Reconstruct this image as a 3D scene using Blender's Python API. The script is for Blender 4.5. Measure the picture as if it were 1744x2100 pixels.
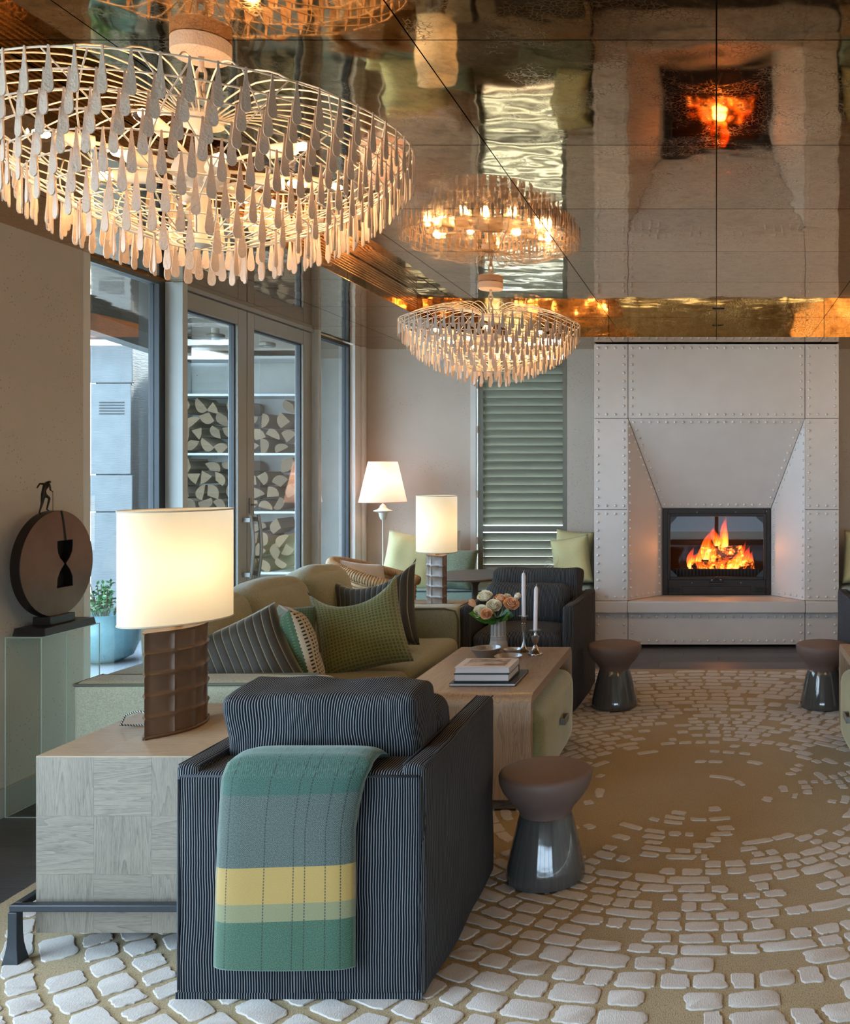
import bpy, bmesh, math, random
import numpy as np
from mathutils import Vector, Matrix, Euler, noise as mnoise

for o in list(bpy.data.objects):
    bpy.data.objects.remove(o)
SC = bpy.context.scene
COL = SC.collection
random.seed(7)
PI = math.pi
R = math.radians

# ------------------------------------------------------------------ camera, sky, large lights, exposure
F, CX, CY, EYE = 1950.0, 1470.0, 962.0, 1.5       # focal length in px of the 1744 wide frame, optical axis, eye height
cam = bpy.data.cameras.new('camera')
cam.sensor_fit = 'HORIZONTAL'
cam.sensor_width = 36.0
cam.lens = F / 1744 * 36
cam.shift_x = (872 - CX) / 1744
cam.shift_y = (CY - 1050) / 1744
cam.clip_end = 200
camo = bpy.data.objects.new('camera', cam)
COL.objects.link(camo)
camo.location = (0, 0, EYE)
camo.rotation_euler = (PI / 2, 0, 0)
SC.camera = camo

W = bpy.data.worlds.new('overcast_sky')
SC.world = W
W.use_nodes = True
W.node_tree.nodes['Background'].inputs[0].default_value = (0.61, 0.79, 1.0, 1)
W.node_tree.nodes['Background'].inputs[1].default_value = 5.6

SC.view_settings.view_transform = 'Standard'
SC.view_settings.look = 'None'
SC.view_settings.gamma = 1.0
SC.view_settings.use_curve_mapping = False
SC.view_settings.exposure = 1.42

def portal(loc, rot, sx, sy):
    l = bpy.data.lights.new('daylight_portal', 'AREA')
    l.shape = 'RECTANGLE'; l.size = sx; l.size_y = sy
    l.cycles.is_portal = True
    o = bpy.data.objects.new('daylight_portal', l)
    COL.objects.link(o); o.location = loc; o.rotation_euler = rot

portal((-3.30, 6.5, 1.3), (0, -PI / 2, 0), 2.6, 3.7)      # glazed left wall, facing +X
portal((-3.30, 0.825, 1.35), (0, -PI / 2, 0), 2.2, 3.65)      # window beside the camera
portal((0, -2.15, 0.42), (PI / 2, 0, 0), 5.4, 0.75)
sun = bpy.data.lights.new('veiled_sun', 'SUN'); sun.energy = 16.0; sun.angle = R(8); sun.color = (1.0, 0.95, 0.86)
suno = bpy.data.objects.new('veiled_sun', sun); COL.objects.link(suno); suno.rotation_euler = (R(-48), 0, R(-14))

WARM = (1.0, 0.62, 0.30)
def point(name, loc, power, col=WARM, radius=0.03, parent=None):
    l = bpy.data.lights.new(name, 'POINT')
    l.energy = power; l.color = col; l.shadow_soft_size = radius
    o = bpy.data.objects.new(name, l)
    COL.objects.link(o); o.location = loc
    if parent: o.parent = parent
    return o

for y in (2.706, 6.21):                                    # the other pair of chandeliers, outside the frame
    point('chandelier_glow', (1.47, y, 2.15), 9, WARM, 0.45)

# ------------------------------------------------------------------ node helper
def lin(h, a=1.0):
    h = h.lstrip('#')
    c = [int(h[i:i + 2], 16) / 255 for i in (0, 2, 4)]
    return tuple([(x / 12.92 if x <= 0.04045 else ((x + 0.055) / 1.055) ** 2.4) for x in c] + [a])

class G:
    def __init__(s, name):
        s.m = bpy.data.materials.new(name); s.m.use_nodes = True
        s.t = s.m.node_tree; s.t.nodes.clear()
        s.out = s.t.nodes.new('ShaderNodeOutputMaterial')
        s.tc = s.t.nodes.new('ShaderNodeTexCoord')
    def n(s, typ, ins=None, **props):
        nd = s.t.nodes.new('ShaderNode' + typ)
        for k, v in props.items(): setattr(nd, k, v)
        for k, v in (ins or {}).items():
            if v is None: continue
            sk = nd.inputs[k]
            if isinstance(v, bpy.types.NodeSocket): s.t.links.new(v, sk)
            else: sk.default_value = v
        return nd
    def uv(s): return s.tc.outputs['UV']
    def obj(s): return s.tc.outputs['Object']
    def pos(s):
        return s.n('NewGeometry').outputs['Position']
    def rnd(s): return s.n('ObjectInfo').outputs['Random']
    def map(s, vec, scale=(1, 1, 1), loc=(0, 0, 0), rot=(0, 0, 0)):
        return s.n('Mapping', {'Vector': vec, 'Scale': scale, 'Location': loc, 'Rotation': rot}).outputs[0]
    def noise(s, vec, scale=5.0, detail=2.0, rough=0.5, dist=0.0):
        return s.n('TexNoise', {'Vector': vec, 'Scale': scale, 'Detail': detail, 'Roughness': rough, 'Distortion': dist}).outputs['Fac']
    def vor(s, vec, scale=5.0, feature='F1', out='Distance'):
        return s.n('TexVoronoi', {'Vector': vec, 'Scale': scale}, feature=feature).outputs[out]
    def math(s, op, a, b=None, c=None):
        nd = s.n('Math', operation=op)
        for i, v in enumerate((a, b, c)):
            if v is None: continue
            if isinstance(v, bpy.types.NodeSocket): s.t.links.new(v, nd.inputs[i])
            else: nd.inputs[i].default_value = v
        return nd.outputs[0]
    def xyz(s, vec):
        nd = s.n('SeparateXYZ', {'Vector': vec}); return nd.outputs
    def step(s, v, a, b):
        return s.n('MapRange', {'Value': v, 'From Min': a, 'From Max': b}, interpolation_type='SMOOTHSTEP').outputs[0]
    def ramp(s, fac, stops, interp='LINEAR'):
        nd = s.n('ValToRGB', {'Fac': fac}); cr = nd.color_ramp; cr.interpolation = interp
        while len(cr.elements) < len(stops): cr.elements.new(0.5)
        for e, (p, c) in zip(cr.elements, stops): e.position = p; e.color = c
        return nd.outputs[0]
    def mix(s, fac, a, b, mode='MIX'):
        nd = s.n('Mix', data_type='RGBA', blend_type=mode)
        for i, v in ((0, fac), (6, a), (7, b)):
            if isinstance(v, bpy.types.NodeSocket): s.t.links.new(v, nd.inputs[i])
            else: nd.inputs[i].default_value = v
        return nd.outputs[2]
    def bump(s, h, strength=0.3, dist=0.01, normal=None):
        return s.n('Bump', {'Height': h, 'Strength': strength, 'Distance': dist, 'Normal': normal}).outputs[0]
    def bsdf(s, col, rough=0.5, metal=0.0, normal=None, **kw):
        ins = {'Base Color': col, 'Roughness': rough, 'Metallic': metal, 'Normal': normal}
        ins.update({k.replace('_', ' '): v for k, v in kw.items()})
        return s.n('BsdfPrincipled', ins).outputs[0]
    def done(s, sh):
        s.t.links.new(sh, s.out.inputs[0]); return s.m

def flat(name, col, rough=0.5, metal=0.0, bump=0.0, bscale=60.0, **kw):
    g = G(name)
    c = lin(col) if isinstance(col, str) else col
    nm = None
    if bump:
        nm = g.bump(g.noise(g.obj(), bscale, 4, 0.6), bump, 0.004)
    n = g.noise(g.obj(), 6, 3)
    dark = tuple([x * 0.86 for x in c[:3]] + [1])
    return g.done(g.bsdf(g.mix(n, dark, c), rough, metal, nm, **kw))

M = {}
# --- room
g = G('patinated_brass')
p = g.pos()
n1 = g.noise(p, 3.2, 6, 0.65, 1.2)
n2 = g.noise(p, 26, 5, 0.7, 0.6)
pat = g.math('ADD', g.math('MULTIPLY', n1, 0.6), g.math('MULTIPLY', n2, 0.55))
vv = g.vor(g.n('Mix', {0: 0.05, 4: p, 5: g.n('TexNoise', {'Vector': p, 'Scale': 14.0}).outputs['Color']}, data_type='VECTOR').outputs[1], 62, 'DISTANCE_TO_EDGE')
crack = g.math('MULTIPLY', g.step(vv, 0.10, 0.02), g.step(n1, 0.46, 0.60))
colb = g.ramp(pat, [(0.36, lin('#85602f')), (0.52, lin('#b38850')), (0.66, lin('#c8a06a')), (0.80, lin('#946a36'))])
rv = g.math('MULTIPLY_ADD', g.rnd(), 0.24, 0.84)
colb = g.mix(1.0, colb, g.n('CombineColor', {0: rv, 1: rv, 2: rv}).outputs[0], 'MULTIPLY')
colb = g.mix(g.math('MULTIPLY', crack, 0.5), colb, lin('#3f2a14'))
wave = g.noise(g.map(p, (1, 1, 1)), 2.6, 2, 0.5)
wave2 = g.noise(p, 9.0, 1, 0.5)
hgt = g.math('ADD', g.math('MULTIPLY', wave, 1.0), g.math('MULTIPLY', wave2, 0.08))
M['brass'] = g.done(g.bsdf(colb, g.math('ADD', g.math('MULTIPLY_ADD', crack, 0.16, g.math('MULTIPLY', n2, 0.045)), 0.015), 1.0, g.bump(hgt, 0.10, 0.03)))

M['brass_slat'] = flat('smooth_brass', '#b98a4a', 0.28, 1.0)
g = G('pitted_plaster')
p = g.pos()
pit = g.step(g.vor(p, 48), 0.20, 0.10)
pit = g.math('MULTIPLY', pit, g.step(g.noise(p, 3.5, 3), 0.44, 0.58))
c = g.mix(g.noise(p, 1.6, 4, 0.6), lin('#a99f93'), lin('#bfb6aa'))
c = g.mix(g.math('MULTIPLY', pit, 0.6), c, lin('#6d6257'))
M['plaster'] = g.done(g.bsdf(c, 0.75, 0, g.bump(g.math('SUBTRACT', g.math('MULTIPLY', g.noise(p, 40, 3), 0.15), pit), 0.35, 0.006)))
M['white_trim'] = flat('painted_trim', '#cfcdc8', 0.5)
M['skirting'] = flat('skirting_paint', '#aaa79d', 0.5)
M['alu'] = flat('window_frame_metal', '#94938d', 0.42, 0.0)
M['alu_light'] = flat('pale_post_metal', '#b3b7b6', 0.45, 0.0)
M['gasket'] = flat('black_gasket', '#23262b', 0.5)
g = G('concrete')
p = g.pos()
c = g.mix(g.noise(p, 4, 6, 0.65), lin('#8d8d88'), lin('#b3b3ad'))
hole = g.step(g.vor(p, 9), 0.06, 0.03)
c = g.mix(hole, c, lin('#55554f'))
M['concrete'] = g.done(g.bsdf(c, 0.8, 0, g.bump(g.noise(p, 30, 4), 0.2, 0.004)))
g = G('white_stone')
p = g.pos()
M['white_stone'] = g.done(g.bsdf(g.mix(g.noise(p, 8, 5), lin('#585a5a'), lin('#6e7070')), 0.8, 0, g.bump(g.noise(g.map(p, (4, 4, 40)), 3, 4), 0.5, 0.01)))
M['brown_beam'] = flat('brown_timber_beam', '#6a3d2c', 0.6)
M['terrace'] = flat('terrace_stone', '#75797d', 0.7, 0, 0.2)
M['ground'] = flat('outside_ground', '#a3a89c', 0.9)

def arch_glass(name, tint=(1, 1, 1, 1), ior=1.5, rough=0.0, gain=1.0):
    g = G(name)
    fr = g.n('Fresnel', {'IOR': ior}).outputs[0]
    fr = g.math('MINIMUM', g.math('MULTIPLY', fr, gain), 1.0)
    fr = g.math('MULTIPLY', fr, g.math('SUBTRACT', 1.0, g.n('NewGeometry').outputs['Backfacing']))
    mx = g.n('MixShader', {0: fr, 1: g.n('BsdfTransparent', {'Color': tint}).outputs[0],
                           2: g.n('BsdfGlossy', {'Color': (1, 1, 1, 1), 'Roughness': rough}).outputs[0]})
    return g.done(mx.outputs[0])
M['glass'] = arch_glass('window_glass', (0.84, 0.89, 0.90, 1), 1.5, 0.0, 1.8)
M['clear_glass'] = arch_glass('clear_glass', (0.95, 0.97, 0.97, 1))
M['acrylic'] = arch_glass('clear_acrylic', (0.955, 0.985, 0.975, 1), 1.45, 0.0, 1.5)
M['fire_glass'] = arch_glass('stove_glass', (0.9, 0.9, 0.9, 1), 1.24)
M['acrylic_edge'] = flat('acrylic_edge', '#bcd3c9', 0.15, 0)

g = G('dark_oak_planks')
p = g.pos()
gr = g.noise(g.map(p, (1.2, 26, 1)), 3, 5, 0.65, 0.5)
rr = g.rnd()
c = g.mix(gr, lin('#323136'), lin('#646267'))
v = g.math('MULTIPLY_ADD', rr, 0.5, 0.72)
c = g.mix(1.0, c, g.n('CombineColor', {0: v, 1: v, 2: v}).outputs[0], 'MULTIPLY')
M['floor'] = g.done(g.bsdf(c, 0.32, 0, g.bump(gr, 0.35, 0.003)))

def wood(name, a, b, scale=(22, 22, 1.3), rough=0.5, contrast=1.0, ring=True):
    g = G(name)
    o = g.obj()
    base = g.noise(g.map(o, tuple(x * 0.30 for x in scale)), 1.6, 2, 0.5, 0.8)
    lines = g.math('FRACT', g.math('MULTIPLY', base, 22))
    lines = g.math('POWER', lines, 2.0)
    fine = g.noise(g.map(o, tuple(x * 9 for x in scale)), 2.0, 3, 0.65)
    tone = g.noise(g.map(o, tuple(x * 0.12 for x in scale)), 2.0, 2)
    f = g.math('ADD', g.math('MULTIPLY', lines, 0.20 * contrast), g.math('MULTIPLY_ADD', fine, 0.75, g.math('MULTIPLY', tone, 0.3)))
    rv = g.math('MULTIPLY_ADD', g.rnd(), 0.14, 0.90)
    c = g.mix(g.step(f, 0.38, 0.95), lin(a), lin(b))
    c = g.mix(1.0, c, g.n('CombineColor', {0: rv, 1: rv, 2: rv}).outputs[0], 'MULTIPLY')
    return g.done(g.bsdf(c, rough, 0, g.bump(fine, 0.2, 0.002)))
M['oak_v'] = wood('limed_oak_upright_grain', '#857c6d', '#575046', (26, 26, 1.6))
M['oak_h'] = wood('limed_oak_cross_grain', '#857c6d', '#575046', (1.6, 1.6, 26))
M['oak_top'] = wood('limed_oak_top', '#a3927a', '#82725c', (2.0, 26, 26))
M['ash_top'] = wood('ash_table_top', '#aa9177', '#80674e', (20, 1.2, 20), 0.35)
M['ash_side'] = wood('ash_table_side', '#aa9177', '#80674e', (20, 20, 1.2), 0.4)
M['dark_wood'] = wood('grey_stained_wood', '#6b645c', '#3f3a35', (1.5, 26, 26), 0.45)
M['bench_wood'] = wood('bench_wood', '#c3a98a', '#a58a6b', (1.2, 20, 20), 0.5)
M['log_bark'] = flat('log_bark', '#75634f', 0.9, 0, 0.6, 40)
g = G('log_end_grain')
o = g.obj()
c = g.mix(g.noise(g.map(o, (1, 1, 1)), 60, 4, 0.7), lin('#55442f'), lin('#7c664c'))
v = g.math('MULTIPLY_ADD', g.rnd(), 0.45, 0.68)
c = g.mix(1.0, c, g.n('CombineColor', {0: v, 1: v, 2: v}).outputs[0], 'MULTIPLY')
M['log_end'] = g.done(g.bsdf(c, 0.85))

# --- rug
g = G('rug_ground')
p = g.pos()
n = g.noise(g.map(p, (260, 120, 1)), 1, 2, 0.7)
c = g.mix(g.noise(p, 3, 4, 0.6), lin('#96845d'), lin('#a8956b'))
c = g.mix(g.math('MULTIPLY', g.step(n, 0.45, 0.72), 0.8), c, lin('#5f4f31'))
M['rug'] = g.done(g.bsdf(c, 0.95, 0, g.bump(n, 0.5, 0.004), Sheen_Weight=0.2))
g = G('rug_tuft_wool')
p = g.pos()
n = g.noise(g.map(p, (300, 90, 60)), 1, 2, 0.7)
c = g.mix(n, lin('#a29c94'), lin('#cbc6bf'))
M['tuft'] = g.done(g.bsdf(c, 0.95, 0, g.bump(n, 0.4, 0.005), Sheen_Weight=0.3))

# --- fabrics
def stripes(g, u, pitch, duty=0.5, soft=0.12):
    fr = g.math('FRACT', g.math('DIVIDE', u, pitch))
    tri = g.math('ABSOLUTE', g.math('MULTIPLY_ADD', fr, 2.0, -1.0))
    return g.step(tri, duty + soft, duty - soft)
def denim(name, dark, light, pitch=0.0074):
    g = G(name)
    uv = g.uv(); x = g.xyz(uv)
    wob = g.math('MULTIPLY', g.math('SUBTRACT', g.noise(uv, 9, 2), 0.5), 0.006)
    s = stripes(g, g.math('ADD', x[0], wob), pitch, 0.31, 0.13)
    wear = g.noise(uv, 5, 4, 0.6)
    c = g.mix(g.math('MULTIPLY', s, g.math('MULTIPLY_ADD', wear, 0.5, 0.6)), lin(dark), lin(light))
    fine = g.noise(g.map(uv, (1, 0.3, 1)), 900, 1)
    c = g.mix(g.math('MULTIPLY', fine, 0.2), c, lin('#0a0c11'))
    h = g.math('ADD', g.math('MULTIPLY', s, 0.5), g.math('MULTIPLY', g.noise(uv, 14, 3), 2.4))
    return g.done(g.bsdf(c, 0.95, 0, g.bump(h, 0.35, 0.006), Specular_IOR_Level=0.15))
M['denim'] = denim('striped_navy_denim', '#06080d', '#82868a')
M['piping_dark'] = flat('dark_piping', '#262b33', 0.8)
M['piping_pale'] = flat('sofa_piping', '#5d5f4f', 0.8)
def linen(name, a, b, scale=420):
    g = G(name)
    o = g.obj()
    n = g.math('ADD', g.math('MULTIPLY', g.noise(g.map(o, (1, 1, 5)), scale / 3, 2), 0.5), g.math('MULTIPLY', g.noise(g.map(o, (5, 5, 1)), scale / 3, 2), 0.5))
    c = g.mix(g.step(n, 0.36, 0.64), lin(b), lin(a))
    c = g.mix(g.math('MULTIPLY', g.noise(o, 4, 3), 0.25), c, lin(b))
    h = g.math('ADD', g.math('MULTIPLY', n, 0.3), g.noise(o, 9, 3))
    return g.done(g.bsdf(c, 0.85, 0, g.bump(h, 0.25, 0.012), Sheen_Weight=0.15))
M['sofa'] = linen('sage_chenille', '#aeae99', '#83876f')
M['bench'] = linen('bench_cotton', '#93a595', '#788a7c')
g = G('ribbed_velvet')
uv = g.uv(); x = g.xyz(uv)
fr = g.math('FRACT', g.math('DIVIDE', x[0], 0.034))
tri = g.math('ABSOLUTE', g.math('MULTIPLY_ADD', fr, 2.0, -1.0))
seam = g.step(tri, 0.86, 0.97)
nap = g.noise(uv, 7, 3, 0.6)
c = g.mix(nap, lin('#24231e'), lin('#403e35'))
c = g.mix(g.math('MULTIPLY', seam, 0.9), c, lin('#8f8870'))
h = g.math('SUBTRACT', 1.0, g.math('POWER', tri, 3.0))
M['velvet'] = g.done(g.bsdf(c, 0.7, 0, g.bump(h, 0.7, 0.006), Sheen_Weight=0.9, Sheen_Roughness=0.35, Sheen_Tint=(0.75, 0.78, 0.66, 1)))
g = G('green_waffle_weave')
uv = g.uv(); x = g.xyz(uv)
sx = stripes(g, x[0], 0.018, 0.35, 0.2); sy = stripes(g, x[1], 0.018, 0.35, 0.2)
hh = g.math('MAXIMUM', sx, sy)
n = g.noise(uv, 120, 2)
c = g.mix(g.noise(uv, 5, 3), lin('#4d5a2e'), lin('#6c7440'))
c = g.mix(g.math('MULTIPLY', g.math('MULTIPLY', hh, n), 0.85), c, lin('#a8ab78'))
M['green_weave'] = g.done(g.bsdf(c, 0.85, 0, g.bump(g.math('SUBTRACT', 1.0, hh), 0.6, 0.006), Sheen_Weight=0.4))
g = G('emerald_weave')
uv = g.uv(); x = g.xyz(uv)
sx = stripes(g, x[0], 0.013, 0.35, 0.2); sy = stripes(g, x[1], 0.013, 0.35, 0.2)
hh = g.math('MULTIPLY', sx, sy)
c = g.mix(g.noise(uv, 40, 3), lin('#2f5140'), lin('#4d6b48'))
c = g.mix(g.math('MULTIPLY', hh, 0.5), c, lin('#8aa086'))
M['emerald'] = g.done(g.bsdf(c, 0.9, 0, g.bump(hh, 0.6, 0.005), Sheen_Weight=0.3))
g = G('black_white_check')
uv = g.uv(); x = g.xyz(uv)
a = stripes(g, x[0], 0.017, 0.45, 0.05); b = stripes(g, x[1], 0.017, 0.45, 0.05)
c = g.mix(g.math('MULTIPLY', a, b), lin('#b9b09a'), lin('#26231f'))
M['check'] = g.done(g.bsdf(c, 0.9, 0, g.bump(g.noise(uv, 300, 2), 0.4, 0.003)))
g = G('hexagon_velvet')
o = g.obj()
n = g.noise(o, 6, 3)
c = g.mix(n, lin('#6f7047'), lin('#93936a'))
hexa = g.vor(o, 22, 'DISTANCE_TO_EDGE')
c = g.mix(g.math('MULTIPLY', g.step(hexa, 0.05, 0.0), 0.35), c, lin('#54552f'))
M['hex_velvet'] = g.done(g.bsdf(c, 0.6, 0, g.bump(g.noise(g.map(o, (60, 14, 14)), 3, 2), 0.3, 0.006), Sheen_Weight=0.8, Sheen_Tint=(0.85, 0.86, 0.66, 1)))
M['yellow'] = linen('pale_yellow_cotton', '#cdc998', '#bab584', 420)
M['white_cotton'] = linen('white_cotton', '#d9d5d2', '#c6c1be', 420)
M['tweed'] = linen('green_tweed', '#8d977c', '#3f4d3c', 500)
M['embroidery'] = flat('white_embroidery_thread', '#d8dac0', 0.8)
g = G('wool_throw')
uv = g.uv(); x = g.xyz(uv)
tw = g.noise(g.map(uv, (500, 500, 1), rot=(0, 0, 0.8)), 1, 1)
tw2 = g.math('FRACT', g.math('MULTIPLY', g.math('ADD', x[0], x[1]), 190))
fl = g.noise(uv, 330, 3, 0.85)
mott = g.math('ADD', g.math('MULTIPLY', fl, 0.84), g.math('MULTIPLY', tw2, 0.16))
teal = g.mix(g.step(mott, 0.36, 0.68), lin('#19241f'), lin('#616d66'))
green = g.mix(g.step(mott, 0.36, 0.68), lin('#103322'), lin('#466a50'))
yel = g.mix(mott, lin('#876a2e'), lin('#b0924e'))
pal = g.mix(mott, lin('#525837'), lin('#8f8863'))
sv = x[1]                                        # height above the floor in metres
c = g.mix(g.math('GREATER_THAN', sv, 0.402), yel, teal)
c = g.mix(g.math('LESS_THAN', sv, 0.302), c, pal)
c = g.mix(g.math('LESS_THAN', sv, 0.253), c, green)
c = g.mix(g.math('GREATER_THAN', sv, 0.60), c, g.mix(g.step(mott, 0.36, 0.68), lin('#0e2f28'), lin('#3d6558')))
pin = None
for u0 in (0.036, 0.135, 0.212, 0.242, 0.296, 0.335):
    k = g.math('LESS_THAN', g.math('ABSOLUTE', g.math('SUBTRACT', x[0], u0)), 0.0016)
    pin = k if pin is None else g.math('MAXIMUM', pin, k)
dash = g.math('GREATER_THAN', g.math('FRACT', g.math('MULTIPLY', x[1], 120)), 0.3)
c = g.mix(g.math('MULTIPLY', g.math('MULTIPLY', pin, dash), 0.85), c, lin('#0f1d1a'))
M['throw'] = g.done(g.bsdf(c, 0.95, 0, g.bump(g.math('ADD', mott, g.math('MULTIPLY', g.noise(uv, 12, 2), 1.5)), 0.45, 0.004), Sheen_Weight=0.6, Sheen_Tint=(0.7, 0.85, 0.78, 1)))

# --- objects
def shade_mat(name, col, tr):
    g = G(name)
    uv = g.obj()
    n = g.math('ADD', g.math('MULTIPLY', g.noise(g.map(uv, (300, 300, 20)), 1, 1), 0.5), g.math('MULTIPLY', g.noise(g.map(uv, (20, 20, 400)), 1, 1), 0.5))
    c = g.mix(g.math('MULTIPLY', n, 0.35), lin(col), tuple([x * 0.8 for x in lin(col)[:3]] + [1]))
    mx = g.n('MixShader', {0: tr, 1: g.n('BsdfDiffuse', {'Color': c}).outputs[0], 2: g.n('BsdfTranslucent', {'Color': c}).outputs[0]})
    return g.done(mx.outputs[0])
M['shade_cream'] = shade_mat('cream_linen_shade', '#f3e9d2', 0.5)
M['shade_pink'] = shade_mat('blush_linen_shade', '#f6e3d8', 0.5)
M['shade_rim'] = flat('shade_rim', '#b9b1a0', 0.6)
g = G('brown_lamp_glaze')
o = g.obj()
n = g.noise(o, 9, 4, 0.6)
c = g.mix(n, lin('#4c3728'), lin('#70553f'))
M['ceramic_brown'] = g.done(g.bsdf(c, 0.38, 0, g.bump(g.noise(o, 26, 2), 0.15, 0.006), Coat_Weight=0.15))
M['ceramic_plum'] = flat('plum_lamp_glaze', '#5c4a46', 0.25)
M['gold'] = flat('brass_fitting', '#a88748', 0.25, 1.0)
M['bulb'] = None
g = G('lit_filament')
M['bulb'] = g.done(g.n('Emission', {'Color': (1.0, 0.60, 0.24, 1), 'Strength': 26.0}).outputs[0])
M['bulb_glass'] = arch_glass('bulb_glass', (1, 0.95, 0.88, 1), 1.4)
g = G('plaster_white_metal')
o = g.pos()
M['chand'] = g.done(g.bsdf(lin('#b3a091'), 0.7, 0, g.bump(g.noise(o, 150, 3), 0.7, 0.004)))
M['chand_rod'] = flat('white_painted_rod', '#d3cbbf', 0.55)
M['stool_top'] = flat('matte_umber_stoneware', '#6b5850', 0.6, 0, 0.15, 90)
g = G('dripped_slate_glaze')
o = g.obj(); x = g.xyz(o)
ang = g.n('Math', {0: x[1], 1: x[0]}, operation='ARCTAN2').outputs[0]
v2 = g.n('CombineXYZ', {0: g.math('MULTIPLY', ang, 5), 1: g.math('MULTIPLY', x[2], 5)}).outputs[0]
n = g.noise(g.map(v2, (1, 0.25, 1)), 2, 4, 0.6)
c = g.mix(n, lin('#373836'), lin('#5c5b57'))
c = g.mix(g.step(g.math('ADD', x[2], g.math('MULTIPLY', n, 0.05)), 0.255, 0.275), c, lin('#4a3a33'))
M['stool_glaze'] = g.done(g.bsdf(c, 0.10, 0, g.bump(g.noise(o, 8, 3), 0.2, 0.012), Coat_Weight=0.5))
g = G('aged_bronze')
o = g.obj()
c = g.mix(g.noise(o, 5, 4, 0.6), lin('#4b3527'), lin('#7c6354'))
M['bronze'] = g.done(g.bsdf(c, 0.42, 0.75))
M['bronze_dark'] = flat('dark_bronze', '#2c2725', 0.4, 0.7)
M['black'] = flat('black_stone', '#1b1b1d', 0.4)
M['void'] = flat('blackened_recess', '#060606', 0.6)
M['iron'] = flat('forged_iron', '#3d4145', 0.45, 0.6, 0.25, 50)
M['stove'] = flat('black_cast_iron', '#2b2624', 0.5, 0.3)
M['soot'] = flat('sooty_firebrick', '#1d1512', 0.95)
M['steel'] = flat('satin_steel', '#8b8a86', 0.42, 0.6)
M['silver'] = flat('aged_silver', '#b4b6ba', 0.22, 1.0)
M['pewter'] = flat('hammered_pewter', '#babbbd', 0.38, 0.9, 0.6, 70)
M['panel'] = flat('enamelled_panel', '#cfcac6', 0.40, 0.0)
M['rivet'] = flat('enamelled_rivet', '#dad6d2', 0.3, 0.0)
M['joint'] = flat('panel_joint', '#78726b', 0.7)
M['shutter'] = flat('sage_shutter_paint', '#6d6e62', 0.4)
M['wax'] = flat('white_wax', '#e6dfe0', 0.45, 0, Subsurface_Weight=0.25, Subsurface_Radius=(0.02, 0.015, 0.01))
M['wick'] = flat('wick', '#d8d2c8', 0.9)
M['vase'] = flat('pale_stoneware', '#a9a49b', 0.35)
M['vase_line'] = flat('incised_glaze', '#7f7c77', 0.5)
def petal(name, a, b):
    g = G(name); o = g.obj()
    c = g.mix(g.noise(o, 40, 2), lin(a), lin(b))
    return g.done(g.bsdf(c, 0.6, 0, None, Subsurface_Weight=0.15, Subsurface_Radius=(0.01, 0.006, 0.004)))
M['rose_white'] = petal('ivory_petal', '#efe6c6', '#f8f4e4')
M['rose_peach'] = petal('peach_petal', '#ecb481', '#f6d2ae')
M['leaf'] = flat('leaf_green', '#4a7f2c', 0.45)
M['stem'] = flat('stem_green', '#4f6b32', 0.5)
M['pages'] = flat('book_pages', '#c9c5c8', 0.8)
M['cover_white'] = flat('white_book_cover', '#d2cbc6', 0.4)
M['cover_green'] = flat('bottle_green_cloth', '#123a38', 0.5)
M['cover_teal'] = flat('dark_teal_cover', '#16282c', 0.4)
g = G('sepia_cover_print')
o = g.obj()
c = g.ramp(g.noise(g.map(o, (14, 30, 1)), 1, 5, 0.65, 0.8), [(0.35, lin('#4b3a30')), (0.5, lin('#9c8576')), (0.62, lin('#c9b9ab')), (0.72, lin('#7a6657'))])
M['print'] = g.done(g.bsdf(c, 0.4))
g = G('woven_rattan')
o = g.obj()
c = g.mix(g.noise(g.map(o, (1, 1, 6)), 24, 3), lin('#8e6d48'), lin('#c9a67c'))
M['rattan'] = g.done(g.bsdf(c, 0.6, 0, g.bump(g.noise(o, 60, 2), 0.4, 0.004)))
g = G('blue_crackle_glaze')
o = g.obj()
cr = g.vor(o, 18, 'DISTANCE_TO_EDGE')
c = g.mix(g.math('MULTIPLY', g.step(cr, 0.02, 0.0), 0.45), g.mix(g.noise(o, 4, 3), lin('#3d666f'), lin('#6f9298')), lin('#2e4a52'))
M['planter'] = g.done(g.bsdf(c, 0.2))
M['shrub'] = flat('shrub_leaf', '#3f6a3a', 0.55)
M['soil'] = flat('soil', '#2e261f', 0.95)
M['bark'] = flat('shrub_twig', '#5d4a37', 0.9)
g = G('ember_log')
o = g.obj()
n = g.noise(o, 16, 4, 0.7)
em = g.n('Emission', {'Color': g.ramp(n, [(0.45, (0.25, 0.01, 0.0, 1)), (0.60, (1.0, 0.14, 0.01, 1)), (0.72, (1.0, 0.5, 0.12, 1))]), 'Strength': g.math('MULTIPLY', g.step(n, 0.46, 0.72), 5.0)}).outputs[0]
M['ember'] = g.done(g.n('AddShader', {0: g.bsdf(lin('#2a1a12'), 0.9), 1: em}).outputs[0])
g = G('flame')
uv = g.uv(); x = g.xyz(uv)
t = x[1]
col = g.ramp(t, [(0.0, (1.0, 0.40, 0.08, 1)), (0.25, (1.0, 0.17, 0.012, 1)), (0.6, (1.0, 0.06, 0.002, 1)), (1.0, (0.5, 0.02, 0.0, 1))])
lw = g.n('LayerWeight', {'Blend': 0.35}).outputs['Facing']
dens = g.math('MULTIPLY', g.math('POWER', g.math('SUBTRACT', 1.0, lw), 2.6), g.math('POWER', g.math('SUBTRACT', 1.02, t), 1.1))
dens = g.math('MULTIPLY', dens, g.math('MULTIPLY_ADD', g.noise(g.map(uv, (6, 1.5, 1)), 4, 2), 0.9, 0.3))
dens = g.math('MULTIPLY', dens, g.step(g.noise(g.map(uv, (14, 1.2, 1)), 2.2, 3, 0.6), 0.30, 0.68))
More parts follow.
